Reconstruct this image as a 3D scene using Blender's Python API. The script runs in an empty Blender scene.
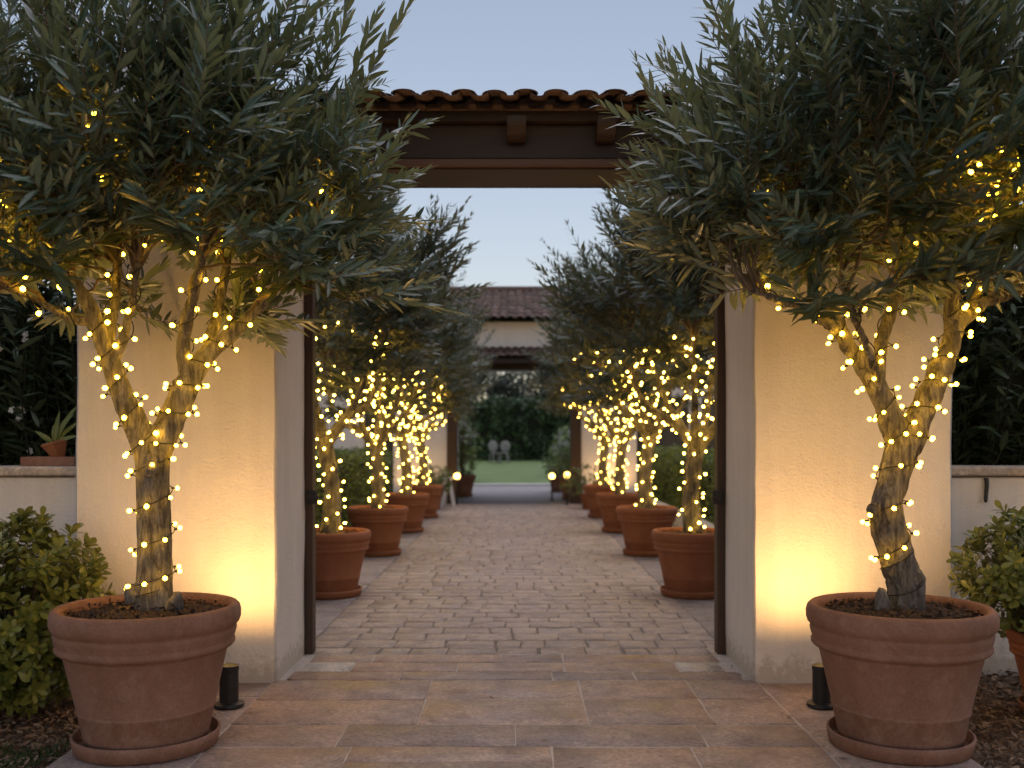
import bpy, bmesh, math, random
import numpy as np
from mathutils import Vector, noise

S = bpy.context.scene
C = S.collection
R = math.radians
FPX, CXP, HOR, CAMH = 1000.0, 515.0, 440.0, 1.45

def P(px, py, Y):
    """a point at distance Y that the photograph shows at px, py"""
    return np.array([(px - CXP) * Y / FPX, Y, CAMH - (py - HOR) * Y / FPX])

# ------------------------------------------------------------------ objects
def link(o, parent=None):
    C.objects.link(o)
    if parent is not None:
        o.parent = parent
    return o

def tag(o, label=None, cat=None, group=None, kind=None):
    if label: o['label'] = label
    if cat: o['category'] = cat
    if group: o['group'] = group
    if kind: o['kind'] = kind
    return o

def thing(name, label, cat, loc=(0, 0, 0), rz=0.0, group=None):
    o = bpy.data.objects.new(name, None)
    o.empty_display_size = 0.1
    o.location = loc
    o.rotation_euler = (0, 0, rz)
    link(o)
    return tag(o, label, cat, group)

def quad_obj(name, V, F, mat, parent=None, smooth=False, midx=None, rib=None):
    V = np.asarray(V, dtype=np.float32).reshape(-1, 3)
    F = np.asarray(F, dtype=np.int32).reshape(-1, 4)
    me = bpy.data.meshes.new(name)
    me.vertices.add(len(V)); me.vertices.foreach_set('co', V.ravel())
    me.loops.add(F.size); me.loops.foreach_set('vertex_index', F.ravel())
    me.polygons.add(len(F))
    me.polygons.foreach_set('loop_start', np.arange(0, F.size, 4, dtype=np.int32))
    for m in (mat if isinstance(mat, (list, tuple)) else [mat]):
        me.materials.append(m)
    if midx is not None:
        me.polygons.foreach_set('material_index', np.asarray(midx, dtype=np.int32))
    me.update(calc_edges=True)
    if rib is not None:
        at = me.attributes.new('rib', 'FLOAT', 'POINT'); at.data.foreach_set('value', np.asarray(rib, dtype=np.float32))
    me.validate()
    if smooth:
        me.polygons.foreach_set('use_smooth', np.ones(len(me.polygons), dtype=bool))
    return link(bpy.data.objects.new(name, me), parent)

def bm_obj(name, bm, mat, parent=None, smooth=False):
    me = bpy.data.meshes.new(name)
    bmesh.ops.recalc_face_normals(bm, faces=bm.faces[:])
    bm.to_mesh(me); bm.free()
    for m in (mat if isinstance(mat, (list, tuple)) else [mat]):
        me.materials.append(m)
    if smooth:
        me.polygons.foreach_set('use_smooth', np.ones(len(me.polygons), dtype=bool))
    return link(bpy.data.objects.new(name, me), parent)

def add_box(bm, lo, hi, bev=0.0, seg=2, rot=None):
    r = bmesh.ops.create_cube(bm, size=1.0)
    vs = r['verts']
    lo, hi = Vector(lo), Vector(hi)
    c, s = (lo + hi) / 2, hi - lo
    for v in vs:
        v.co = Vector((v.co.x * s.x, v.co.y * s.y, v.co.z * s.z))
        if rot is not None: v.co.rotate(rot)
        v.co += c
    if bev > 0:
        es = list({e for v in vs for e in v.link_edges})
        bmesh.ops.bevel(bm, geom=es, offset=bev, segments=seg, affect='EDGES', profile=0.5)

def box_obj(name, lo, hi, mat, parent=None, bev=0.0, seg=2):
    bm = bmesh.new(); add_box(bm, lo, hi, bev, seg)
    return bm_obj(name, bm, mat, parent)

def lathe_bm(profile, n=48, bm=None, off=(0, 0, 0), wob=0.0, seed=0.0):
    bm = bm or bmesh.new()
    rings = []
    for (r, z) in profile:
        ring = []
        for k in range(n):
            a = 2 * math.pi * k / n
            rr = max(r, 1e-4)
            if wob: rr *= 1 + wob * noise.noise((math.cos(a) * 1.3 + seed, math.sin(a) * 1.3, z * 4))
            ring.append(bm.verts.new((off[0] + rr * math.cos(a), off[1] + rr * math.sin(a), off[2] + z)))
        rings.append(ring)
    for a, b in zip(rings, rings[1:]):
        for k in range(n):
            bm.faces.new((a[k], a[(k + 1) % n], b[(k + 1) % n], b[k]))
    return bm

def unit(v):
    v = np.asarray(v, float)
    return v / np.maximum(np.linalg.norm(v, axis=-1, keepdims=True), 1e-9)

def smooth_path(pts, sub=8):
    pts = np.asarray(pts, float)
    q = np.vstack([2 * pts[0] - pts[1], pts, 2 * pts[-1] - pts[-2]])
    out = []
    for i in range(1, len(q) - 2):
        p0, p1, p2, p3 = q[i - 1:i + 3]
        for t in np.linspace(0, 1, sub, endpoint=False):
            out.append(.5 * ((2 * p1) + (-p0 + p2) * t + (2 * p0 - 5 * p1 + 4 * p2 - p3) * t * t + (-p0 + 3 * p1 - 3 * p2 + p3) * t ** 3))
    out.append(pts[-1])
    return np.array(out)

def frames(path):
    T = unit(np.gradient(path, axis=0))
    a = np.array([1.0, 0, 0]) if abs(T[0][0]) < .8 else np.array([0, 1.0, 0])
    n = unit(np.cross(T[0], a)); N = [n]
    for k in range(1, len(path)):
        n = N[-1] - T[k] * np.dot(N[-1], T[k]); N.append(unit(n))
    N = np.array(N)
    return T, N, np.cross(T, N)

def tube(path, rad, seg=6):
    path = np.asarray(path, float); rad = np.asarray(rad, float)
    T, N, B = frames(path)
    a = np.linspace(0, 2 * np.pi, seg, endpoint=False)
    ring = N[:, None, :] * np.cos(a)[None, :, None] + B[:, None, :] * np.sin(a)[None, :, None]
    V = (path[:, None, :] + ring * rad[:, None, None]).reshape(-1, 3)
    k = np.arange(len(path) - 1)[:, None] * seg; j = np.arange(seg)[None, :]; j2 = (j + 1) % seg
    F = np.stack([k + j, k + j2, k + seg + j2, k + seg + j], -1).reshape(-1, 4)
    return V, F

class Acc:
    def __init__(s): s.V, s.F, s.M, s.n, s.A, s.ribs = [], [], [], 0, [], False
    def add(s, V, F, m=0, rib=False):
        s.V.append(V); s.F.append(np.asarray(F) + s.n); s.M.append(np.full(len(F), m)); s.n += len(V)
        a = np.zeros(len(V))
        if rib: a[1::3] = 1; s.ribs = True          # the middle vertex of every leaf row of three
        s.A.append(a)
    def build(s, name, mat, parent=None, smooth=False):
        return quad_obj(name, np.vstack(s.V), np.vstack(s.F), mat, parent, smooth, np.concatenate(s.M), np.concatenate(s.A) if s.ribs else None)

# ------------------------------------------------------------------ leaves
def leaves(base, d, up, L, W, curl=0.1, fold=0.18, detail=True, shape='lance'):
    """N leaves as folded strips"""
    N = len(base)
    d = unit(d); w = unit(np.cross(d, up)); n = np.cross(w, d)
    L = np.broadcast_to(L, (N,)).astype(float); W = np.broadcast_to(W, (N,)).astype(float)
    curl = np.broadcast_to(curl, (N,)).astype(float)
    if detail:
        if shape == 'lance': t = np.array([0, .2, .48, .78, 1]); h = np.array([.10, .72, 1, .66, .04])
        else: t = np.array([0, .3, .62, .86, 1]); h = np.array([.12, .5, 1, .85, .12])
        cols = np.array([-1, 0, 1.0])
    else:
        t = np.array([0, .5, 1]); h = np.array([.15, 1, .06]) if shape == 'lance' else np.array([.2, 1, .4])
        cols = np.array([-1, 1.0])
    ax = base[:, None, :] + d[:, None, :] * (L[:, None] * t)[:, :, None] - n[:, None, :] * (curl[:, None] * L[:, None] * t ** 2)[:, :, None]
    hw = W[:, None] * .5 * h[None, :]
    V = ax[:, :, None, :] + w[:, None, None, :] * (hw[:, :, None] * cols)[..., None] \
        + n[:, None, None, :] * (hw[:, :, None] * np.abs(cols) * fold)[..., None]
    nr, nc = len(t), len(cols)
    V = V.reshape(-1, 3)
    f = []
    for r in range(nr - 1):
        for c in range(nc - 1):
            f.append((r * nc + c, r * nc + c + 1, (r + 1) * nc + c + 1, (r + 1) * nc + c))
    F = (np.array(f)[None] + (np.arange(N) * nr * nc)[:, None, None]).reshape(-1, 4)
    return V, F

def rand_unit(rng, n):
    return unit(rng.normal(size=(n, 3)))

# ------------------------------------------------------------------ materials
def newmat(name):
    m = bpy.data.materials.new(name); m.use_nodes = True
    nt = m.node_tree; nt.nodes.clear()
    out = nt.nodes.new('ShaderNodeOutputMaterial')
    return m, nt, out

def N_(nt, t, **kw):
    n = nt.nodes.new(t)
    for k, v in kw.items():
        if k.startswith('i_'):
            n.inputs[k[2:].replace('_', ' ')].default_value = v
        else: setattr(n, k, v)
    return n

def ramp(nt, src, stops):
    r = nt.nodes.new('ShaderNodeValToRGB')
    e = r.color_ramp.elements
    while len(e) < len(stops): e.new(.5)
    for k, (p, c) in enumerate(stops):
        e[k].position = p
        e[k].color = (*c, 1) if len(c) == 3 else c
    nt.links.new(src, r.inputs['Fac'])
    return r.outputs['Color']

def mixc(nt, fac, a, b, mode='MIX'):
    m = nt.nodes.new('ShaderNodeMix'); m.data_type = 'RGBA'; m.blend_type = mode
    for s, v in ((m.inputs[0], fac), (m.inputs[6], a), (m.inputs[7], b)):
        if isinstance(v, bpy.types.NodeSocket): nt.links.new(v, s)
        elif isinstance(v, (int, float)): s.default_value = v
        else: s.default_value = (*v, 1)
    return m.outputs[2]

def noise_tex(nt, scale, detail=5, rough=.55, vec=None, coord='Object', stretch=None, dist=0.0, w=None):
    tc = nt.nodes.new('ShaderNodeTexCoord')
    v = tc.outputs[coord]
    if stretch is not None:
        mp = nt.nodes.new('ShaderNodeMapping'); mp.inputs['Scale'].default_value = stretch
        nt.links.new(v, mp.inputs['Vector']); v = mp.outputs['Vector']
    n = nt.nodes.new('ShaderNodeTexNoise')
    n.inputs['Scale'].default_value = scale; n.inputs['Detail'].default_value = detail
    n.inputs['Roughness'].default_value = rough; n.inputs['Distortion'].default_value = dist
    nt.links.new(v, n.inputs['Vector'])
    if w is not None:
        n.noise_dimensions = '4D'; ml = nt.nodes.new('ShaderNodeMath'); ml.operation = 'MULTIPLY'; ml.inputs[1].default_value = 40
        nt.links.new(w, ml.inputs[0]); nt.links.new(ml.outputs[0], n.inputs['W'])
    return n.outputs['Fac']

def bump(nt, h, strength, dist=0.01, prev=None):
    b = nt.nodes.new('ShaderNodeBump')
    b.inputs['Strength'].default_value = strength; b.inputs['Distance'].default_value = dist
    nt.links.new(h, b.inputs['Height'])
    if prev is not None: nt.links.new(prev, b.inputs['Normal'])
    return b.outputs['Normal']

def bsdf(nt, out, col, rough=.6, normal=None, spec=.5):
    b = nt.nodes.new('ShaderNodeBsdfPrincipled')
    if isinstance(col, bpy.types.NodeSocket): nt.links.new(col, b.inputs['Base Color'])
    else: b.inputs['Base Color'].default_value = (*col, 1)
    if isinstance(rough, bpy.types.NodeSocket): nt.links.new(rough, b.inputs['Roughness'])
    else: b.inputs['Roughness'].default_value = rough
    b.inputs['Specular IOR Level'].default_value = spec
    if normal is not None: nt.links.new(normal, b.inputs['Normal'])
    nt.links.new(b.outputs[0], out.inputs['Surface'])
    return b

def mat_simple(name, c1, c2, scale=8, rough=.6, bs=.2, bscale=60, bd=.004, spec=.4, stretch=None, detail=5):
    m, nt, out = newmat(name)
    n = noise_tex(nt, scale, detail, stretch=stretch)
    col = ramp(nt, n, [(.3, c1), (.7, c2)])
    nb = noise_tex(nt, bscale, 4, stretch=stretch)
    bsdf(nt, out, col, rough, bump(nt, nb, bs, bd), spec)
    return m

def mat_leaf(name, top, top2, under, rough=.42, transl=.22, tr_col=None):
    m, nt, out = newmat(name)
    g = N_(nt, 'ShaderNodeNewGeometry')
    c = mixc(nt, g.outputs['Random Per Island'], top, top2)
    c = mixc(nt, g.outputs['Backfacing'], c, under)
    at = N_(nt, 'ShaderNodeAttribute'); at.attribute_name = 'rib'
    rm = ramp(nt, at.outputs['Fac'], [(.72, (0, 0, 0)), (.95, (.55, .55, .55))])
    c = mixc(nt, rm, c, tuple(min(.6, v * 1.1 + .02) for v in under))
    b = nt.nodes.new('ShaderNodeBsdfPrincipled')
    nt.links.new(c, b.inputs['Base Color'])
    b.inputs['Roughness'].default_value = rough
    b.inputs['Specular IOR Level'].default_value = .45
    t = nt.nodes.new('ShaderNodeBsdfTranslucent')
    if tr_col: t.inputs['Color'].default_value = (*tr_col, 1)
    else: nt.links.new(c, t.inputs['Color'])
    mx = nt.nodes.new('ShaderNodeMixShader'); mx.inputs['Fac'].default_value = transl
    nt.links.new(b.outputs[0], mx.inputs[1]); nt.links.new(t.outputs[0], mx.inputs[2])
    nt.links.new(mx.outputs[0], out.inputs['Surface'])
    return m

def mat_emit(name, col, strength):
    m, nt, out = newmat(name)
    e = nt.nodes.new('ShaderNodeEmission')
    e.inputs['Color'].default_value = (*col, 1); e.inputs['Strength'].default_value = strength
    nt.links.new(e.outputs[0], out.inputs['Surface'])
    return m

def mat_stone(name, cols, rough=(.45, .75), scale=3.5, bs=.35, spec=.4, joint=None):
    m, nt, out = newmat(name)
    g = N_(nt, 'ShaderNodeNewGeometry')
    base = ramp(nt, g.outputs['Random Per Island'], [(k / (len(cols) - 1), c) for k, c in enumerate(cols)])
    rnd = g.outputs['Random Per Island']
    n1 = noise_tex(nt, scale, 8, .66, dist=.9, w=rnd)
    v = ramp(nt, n1, [(.30, (.62, .58, .57)), (.46, (.92, .92, .93)), (.52, (1.0, 1.0, 1.0)), (.545, (1.22, 1.2, 1.17)), (.58, (1.0, .99, .97)), (.75, (1.28, 1.25, 1.2))])
    c = mixc(nt, 1.0, base, v, 'MULTIPLY')
    n2 = noise_tex(nt, scale * 12, 5, .6)
    v2 = ramp(nt, n2, [(.3, (.66, .66, .66)), (.7, (1.28, 1.28, 1.28))])
    c = mixc(nt, .8, c, v2, 'MULTIPLY')
    n3 = noise_tex(nt, scale * .55, 5, .6, dist=1.5, w=rnd)
    v3 = ramp(nt, n3, [(.32, (.70, .68, .70)), (.5, (1, 1, 1)), (.68, (1.2, 1.16, 1.1))])
    c = mixc(nt, .85, c, v3, 'MULTIPLY')
    n5 = noise_tex(nt, scale * 2.3, 7, .6, dist=2.2, w=rnd)
    v5 = ramp(nt, n5, [(.47, (1, 1, 1)), (.497, (.66, .63, .62)), (.503, (.66, .63, .62)), (.53, (1, 1, 1))])
    c = mixc(nt, .7, c, v5, 'MULTIPLY')
    rr = nt.nodes.new('ShaderNodeMapRange')
    rr.inputs['From Min'].default_value = .35; rr.inputs['From Max'].default_value = .65
    rr.inputs['To Min'].default_value = rough[0]; rr.inputs['To Max'].default_value = rough[1]
    nt.links.new(n3, rr.inputs['Value'])
    nm = bump(nt, n1, bs, .012)
    nm = bump(nt, n2, bs * .7, .004, nm)
    bsdf(nt, out, c, rr.outputs[0], nm, spec)
    return m

def mat_stucco(name, c1, c2, dirt=(.30, .24, .18), zdirt=.35):
    m, nt, out = newmat(name)
    n = noise_tex(nt, 1.6, 6, .6)
    col = ramp(nt, n, [(.25, c1), (.75, c2)])
    ns = noise_tex(nt, 9, 6, .65, stretch=(1, 1, .07), dist=.4)      # faint rain streaks and patches
    col = mixc(nt, .3, col, ramp(nt, ns, [(.35, (.84, .81, .78)), (.6, (1.03, 1.03, 1.03))]), 'MULTIPLY')
    g = N_(nt, 'ShaderNodeNewGeometry')
    sep = nt.nodes.new('ShaderNodeSeparateXYZ'); nt.links.new(g.outputs['Position'], sep.inputs[0])
    nz = noise_tex(nt, 22, 6, .7)
    mr = nt.nodes.new('ShaderNodeMapRange')
    mr.inputs['From Min'].default_value = 0; mr.inputs['From Max'].default_value = zdirt
    mr.inputs['To Min'].default_value = .50; mr.inputs['To Max'].default_value = -.25
    nt.links.new(sep.outputs['Z'], mr.inputs['Value'])
    ad = nt.nodes.new('ShaderNodeMath'); ad.operation = 'ADD'; nt.links.new(nz, ad.inputs[0]); nt.links.new(mr.outputs[0], ad.inputs[1])
    msk = ramp(nt, ad.outputs[0], [(.62, (0, 0, 0)), (.85, (1, 1, 1))])
    ml = nt.nodes.new('ShaderNodeMath'); ml.operation = 'MULTIPLY'; ml.inputs[1].default_value = .5
    nt.links.new(msk, ml.inputs[0])
    col = mixc(nt, ml.outputs[0], col, dirt)
    b1 = noise_tex(nt, 7, 4, .5); b2 = noise_tex(nt, 70, 5, .65)
    b3 = noise_tex(nt, 3.2, 6, .6, stretch=(1, 1, 2.2), dist=2.0)
    nm = bump(nt, b1, .35, .02); nm = bump(nt, b2, .7, .009, nm); nm = bump(nt, b3, .15, .02, nm)
    bsdf(nt, out, col, .85, nm, .2)
    return m

def mat_terracotta(name, c1, c2, pale=(.42, .28, .21), amt=1.0, bloom=0.0):
    m, nt, out = newmat(name)
    n = noise_tex(nt, 5, 6, .6, stretch=(1, 1, .45))
    col = ramp(nt, n, [(.28, c1), (.72, c2)])
    n2 = noise_tex(nt, 9, 7, .68, dist=.8)
    msk = ramp(nt, n2, [(.50, (0, 0, 0)), (.80, (amt, amt, amt))])
    col = mixc(nt, msk, col, pale)
    if bloom:                                          # lime bloom left by watering, low on the pot
        tc = nt.nodes.new('ShaderNodeTexCoord'); sp = nt.nodes.new('ShaderNodeSeparateXYZ'); nt.links.new(tc.outputs['Object'], sp.inputs[0])
        zr = ramp(nt, sp.outputs['Z'], [(bloom - .12, (.3, .3, .3)), (bloom - .004, (.8, .8, .8)), (bloom + .004, (1, 1, 1)), (bloom + .012, (.12, .12, .12)), (bloom + .3, (0, 0, 0))])
        nb = ramp(nt, noise_tex(nt, 16, 6, .7, dist=.5), [(.46, (0, 0, 0)), (.66, (.55, .55, .55))])
        bl = mixc(nt, 1.0, zr, nb, 'MULTIPLY')
        col = mixc(nt, bl, col, (.36, .25, .20))
    n3 = noise_tex(nt, 90, 4, .6)
    v = ramp(nt, n3, [(.3, (.82, .82, .82)), (.7, (1.12, 1.12, 1.12))])
    col = mixc(nt, 1.0, col, v, 'MULTIPLY')
    nm = bump(nt, n3, .25, .003); nm = bump(nt, n, .3, .01, nm)
    bsdf(nt, out, col, .78, nm, .3)
    return m

def mat_bark(name, c1, c2, c3):
    m, nt, out = newmat(name)
    n = noise_tex(nt, 20, 9, .68, stretch=(1, 1, .16), dist=1.6)
    col = ramp(nt, n, [(.30, c1), (.44, c2), (.62, c3), (.8, tuple(v * 1.25 for v in c3))])
    n2 = noise_tex(nt, 85, 6, .72, stretch=(1, 1, .3), dist=.8)
    v = ramp(nt, n2, [(.32, (.38, .36, .35)), (.52, (1, 1, 1)), (.75, (1.3, 1.28, 1.25))])
    col = mixc(nt, .9, col, v, 'MULTIPLY')
    n4 = noise_tex(nt, 6, 5, .6, dist=1.0)
    v4 = ramp(nt, n4, [(.3, (.55, .52, .5)), (.6, (1.1, 1.1, 1.1))])
    col = mixc(nt, .45, col, v4, 'MULTIPLY')
    nm = bump(nt, n, 1.0, .035); nm = bump(nt, n2, .9, .010, nm)
    bsdf(nt, out, col, .88, nm, .2)
    return m

M = {}
M['stucco'] = mat_stucco('lime_stucco', (.70, .65, .60), (.80, .75, .70))
M['stucco_far'] = mat_stucco('white_render', (.72, .70, .68), (.80, .78, .76))
M['cap'] = mat_stone('cap_stone', [(.50, .42, .35), (.46, .38, .31)], bs=.3)
M['flag'] = mat_stone('flagstone', [(.34, .232, .18), (.40, .285, .222), (.35, .26, .21), (.29, .228, .20), (.43, .312, .242), (.36, .255, .20)], rough=(.42, .72), scale=3.6, spec=.35, bs=.6)
M['edge'] = mat_stone('edge_stone', [(.26, .20, .16), (.30, .225, .17)], scale=4)
M['pale'] = mat_stone('pale_marble', [(.52, .48, .43), (.5, .46, .42)], scale=4, bs=.15)
M['mortar'] = mat_simple('mortar', (.44, .38, .33), (.56, .49, .43), 20, .9, .4, 90)
M['cobble'] = mat_stone('cobble', [(.33, .26, .215), (.38, .30, .25), (.345, .27, .222), (.395, .315, .26), (.32, .25, .21)], rough=(.48, .74), scale=5, bs=.5)
M['joint'] = mat_simple('joint_dirt', (.15, .12, .10), (.20, .165, .14), 25, .95, .5, 80)
M['slab'] = mat_stone('grey_slab', [(.24, .205, .195), (.285, .24, .22), (.26, .22, .205)], scale=3, bs=.25)
M['road'] = mat_simple('grey_paving', (.17, .155, .155), (.22, .20, .20), 4, .7, .3, 60)
M['kerb'] = mat_simple('kerb_white', (.55, .53, .5), (.65, .63, .6), 5, .8, .2, 60)
M['terra'] = mat_terracotta('terracotta', (.195, .096, .062), (.275, .142, .096), amt=.4, bloom=.19)
M['terra_b'] = mat_terracotta('terracotta_orange', (.26, .095, .045), (.34, .135, .066), amt=.18)
M['soil'] = mat_simple('potting_soil', (.025, .014, .009), (.075, .042, .026), 40, .95, 1.0, 70, .02)
M['mulch'] = mat_simple('bark_mulch', (.05, .03, .018), (.17, .105, .06), 16, .95, 1.0, 40, .03)
M['chip'] = mat_stone('wood_chip', [(.09, .055, .032), (.21, .135, .08), (.30, .20, .125), (.14, .09, .052)], scale=8, rough=(.7, .9))
M['peat'] = mat_stone('peat_crumb', [(.03, .017, .011), (.065, .036, .022), (.10, .058, .035), (.045, .026, .017)], scale=8, rough=(.7, .9))
M['bark'] = mat_bark('olive_bark', (.042, .036, .031), (.17, .153, .135), (.32, .295, .265))
M['twig'] = mat_simple('twig_bark', (.09, .065, .042), (.17, .125, .08), 30, .8, .3, 90)
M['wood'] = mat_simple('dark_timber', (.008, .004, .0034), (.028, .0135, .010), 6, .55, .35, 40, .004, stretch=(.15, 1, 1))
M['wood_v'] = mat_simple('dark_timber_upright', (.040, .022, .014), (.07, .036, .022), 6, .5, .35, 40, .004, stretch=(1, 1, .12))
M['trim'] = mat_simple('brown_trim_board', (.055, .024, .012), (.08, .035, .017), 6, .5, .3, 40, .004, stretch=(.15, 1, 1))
M['tile'] = mat_stone('roof_tile', [(.095, .060, .049), (.13, .084, .068), (.072, .048, .042), (.16, .108, .088), (.11, .07, .056)], rough=(.7, .9), scale=9, bs=.3)
M['iron'] = mat_simple('black_iron', (.012, .012, .012), (.022, .02, .019), 20, .45, .2, 90, .002)
M['cable'] = mat_simple('green_black_cable', (.010, .010, .008), (.020, .017, .012), 20, .5, .1, 90, .001)
M['olive'] = mat_leaf('olive_leaf', (.014, .046, .034), (.072, .122, .076), (.17, .21, .16), .30, .22, (.15, .17, .05))
M['olive_far'] = mat_leaf('olive_leaf_row', (.024, .050, .034), (.062, .100, .060), (.15, .165, .125), .45, .2, (.12, .13, .05))
M['bush'] = mat_leaf('glossy_shrub_leaf', (.11, .14, .022), (.22, .235, .045), (.20, .21, .06), .38, .2)
M['bush_b'] = mat_leaf('shrub_leaf_deep', (.095, .13, .024), (.185, .21, .046), (.17, .19, .065), .4, .2)
M['oleander'] = mat_leaf('oleander_leaf', (.026, .054, .024), (.055, .092, .04), (.07, .10, .06), .45, .15)
M['hedge'] = mat_leaf('hedge_leaf', (.10, .165, .035), (.18, .24, .055), (.16, .20, .07), .5, .15)
M['hedge_far'] = mat_leaf('far_hedge_leaf', (.025, .055, .018), (.055, .095, .034), (.045, .075, .036), .6, .1)
M['tree_far'] = mat_leaf('far_tree_leaf', (.028, .042, .028), (.055, .07, .05), (.05, .065, .05), .6, .15)
M['core'] = mat_simple('dark_core_and_cane', (.010, .014, .007), (.018, .022, .011), 14, .95, .6, 30)  # near black: shade inside hedges and shrubs put into the colour; also oleander canes
M['petal'] = mat_leaf('white_petal', (.55, .55, .52), (.68, .67, .63), (.55, .55, .5), .6, .3)
M['petal_p'] = mat_leaf('pale_petal', (.38, .36, .38), (.50, .46, .44), (.4, .38, .38), .6, .3)
M['grass'] = mat_leaf('grass_blade', (.03, .062, .015), (.06, .10, .028), (.05, .08, .025), .5, .2)
M['lawn'] = mat_simple('lawn_turf', (.085, .135, .04), (.13, .18, .06), 1.2, .9, .6, 40, .03, detail=8)
M['earth'] = mat_simple('earth', (.06, .045, .032), (.11, .085, .06), 2.0, .95, .5, 20, .02)
M['white_paint'] = mat_simple('white_paint', (.66, .65, .62), (.74, .73, .70), 8, .5, .1, 60)
M['pale_stone'] = mat_simple('weathered_white_paint', (.20, .195, .185), (.28, .27, .26), 6, .7, .2, 60)
M['dark_glass'] = mat_simple('dark_shutter', (.02, .022, .022), (.035, .036, .035), 5, .3, .1, 30)
BULB = (1.0, .52, .026)
M['bulb'] = mat_emit('warm_bulb', BULB, 15)
M['bulb_far'] = mat_emit('warm_bulb_row', (1.0, .58, .075), 15)
M['globe'] = mat_emit('lantern_glow', (1.0, .58, .12), 4)
M['lens'] = mat_emit('uplight_lens', (1.0, .62, .2), 3)

# ------------------------------------------------------------------ camera
cd = bpy.data.cameras.new('camera'); cam = link(bpy.data.objects.new('camera', cd))
cam.location = (0, 0, CAMH); cam.rotation_euler = (R(90), 0, 0)
cd.sensor_width = 36; cd.lens = FPX / 1024 * 36
cd.shift_y = (HOR - 384) / 1024; cd.shift_x = -(CXP - 512) / 1024
cd.clip_start = .05; cd.clip_end = 3000
cd.dof.use_dof = True; cd.dof.focus_distance = 4.9; cd.dof.aperture_fstop = 1.9
S.camera = cam

# ------------------------------------------------------------------ world and light
SUN_EL, SUN_ROT = 6.0, 180.0
w = bpy.data.worlds.new('World'); S.world = w; w.use_nodes = True
nt = w.node_tree; nt.nodes.clear()
wo = nt.nodes.new('ShaderNodeOutputWorld'); bg = nt.nodes.new('ShaderNodeBackground')
sky = nt.nodes.new('ShaderNodeTexSky'); sky.sky_type = 'NISHITA'; sky.sun_disc = False
sky.sun_elevation = R(SUN_EL); sky.sun_rotation = R(SUN_ROT)
sky.air_density = 1.0; sky.dust_density = .5; sky.ozone_density = 1.0
gm = nt.nodes.new('ShaderNodeGamma'); gm.inputs['Gamma'].default_value = .6      # the even, soft dome of late dusk
nt.links.new(sky.outputs[0], gm.inputs['Color'])
gc = mixc(nt, 1.0, gm.outputs[0], (1.10, 1.045, 1.20), 'MULTIPLY')
nt.links.new(gc, bg.inputs['Color']); bg.inputs['Strength'].default_value = .100
nt.links.new(bg.outputs[0], wo.inputs['Surface'])
sl = bpy.data.lights.new('sun', 'SUN'); so = link(bpy.data.objects.new('sun', sl))
sl.energy = .98; sl.angle = R(75); sl.color = (.97, .92, 1.0)
so.rotation_euler = (R(-16), R(8), 0)     # the wide glow of the dusk dome, strongest overhead and ahead
S.view_settings.view_transform = 'Standard'; S.view_settings.look = 'None'
S.view_settings.exposure = 1.5; S.view_settings.gamma = 1.0
S.view_settings.use_curve_mapping = False
cy = S.cycles
cy.use_denoising = True
try: cy.denoiser = 'OPENIMAGEDENOISE'
except Exception: pass
cy.max_bounces = 5; cy.diffuse_bounces = 2; cy.glossy_bounces = 2; cy.transmission_bounces = 3
cy.transparent_max_bounces = 4; cy.caustics_reflective = False; cy.caustics_refractive = False
cy.sample_clamp_indirect = 4.0; cy.use_light_tree = True
cy.use_adaptive_sampling = True; cy.adaptive_threshold = .025

# ------------------------------------------------------------------ ground
def sheet(name, x0, x1, y0, y1, z, mat, nx=1, ny=1, amp=0.0, freq=2.0, zf=None):
    xs = np.linspace(x0, x1, nx + 1); ys = np.linspace(y0, y1, ny + 1)
    V = []
    for y in ys:
        for x in xs:
            zz = z + (zf(x, y) if zf else 0)
            if amp: zz += amp * noise.noise((x * freq, y * freq, .3)) + amp * .5 * noise.noise((x * freq * 3, y * freq * 3, 4.1))
            V.append((x, y, zz))
    k = (np.arange(ny)[:, None] * (nx + 1) + np.arange(nx)[None]).ravel()
    F = np.stack([k, k + 1, k + nx + 2, k + nx + 1], -1)
    o = quad_obj(name, V, F, mat, smooth=amp > 0)
    return tag(o, kind='structure')

tag(sheet('ground', -600, 600, -60, 1200, -.06, M['earth']), 'bare brown earth reaching to the horizon', 'ground')
WALL_Y, JAMB_Y = 5.89, 6.68
PX = 2.05                                         # half width of the paved forecourt
tag(sheet('planting_bed', -7, -PX + .03, -1, 6.6, -.02, M['mulch'], 90, 130, .03, 2.2), 'brown mulched bed left of the paving', 'ground')
tag(sheet('planting_bed', PX - .03, 7, -1, 6.6, -.02, M['mulch'], 90, 130, .03, 2.2), 'brown mulched bed right of the paving', 'ground')

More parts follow.
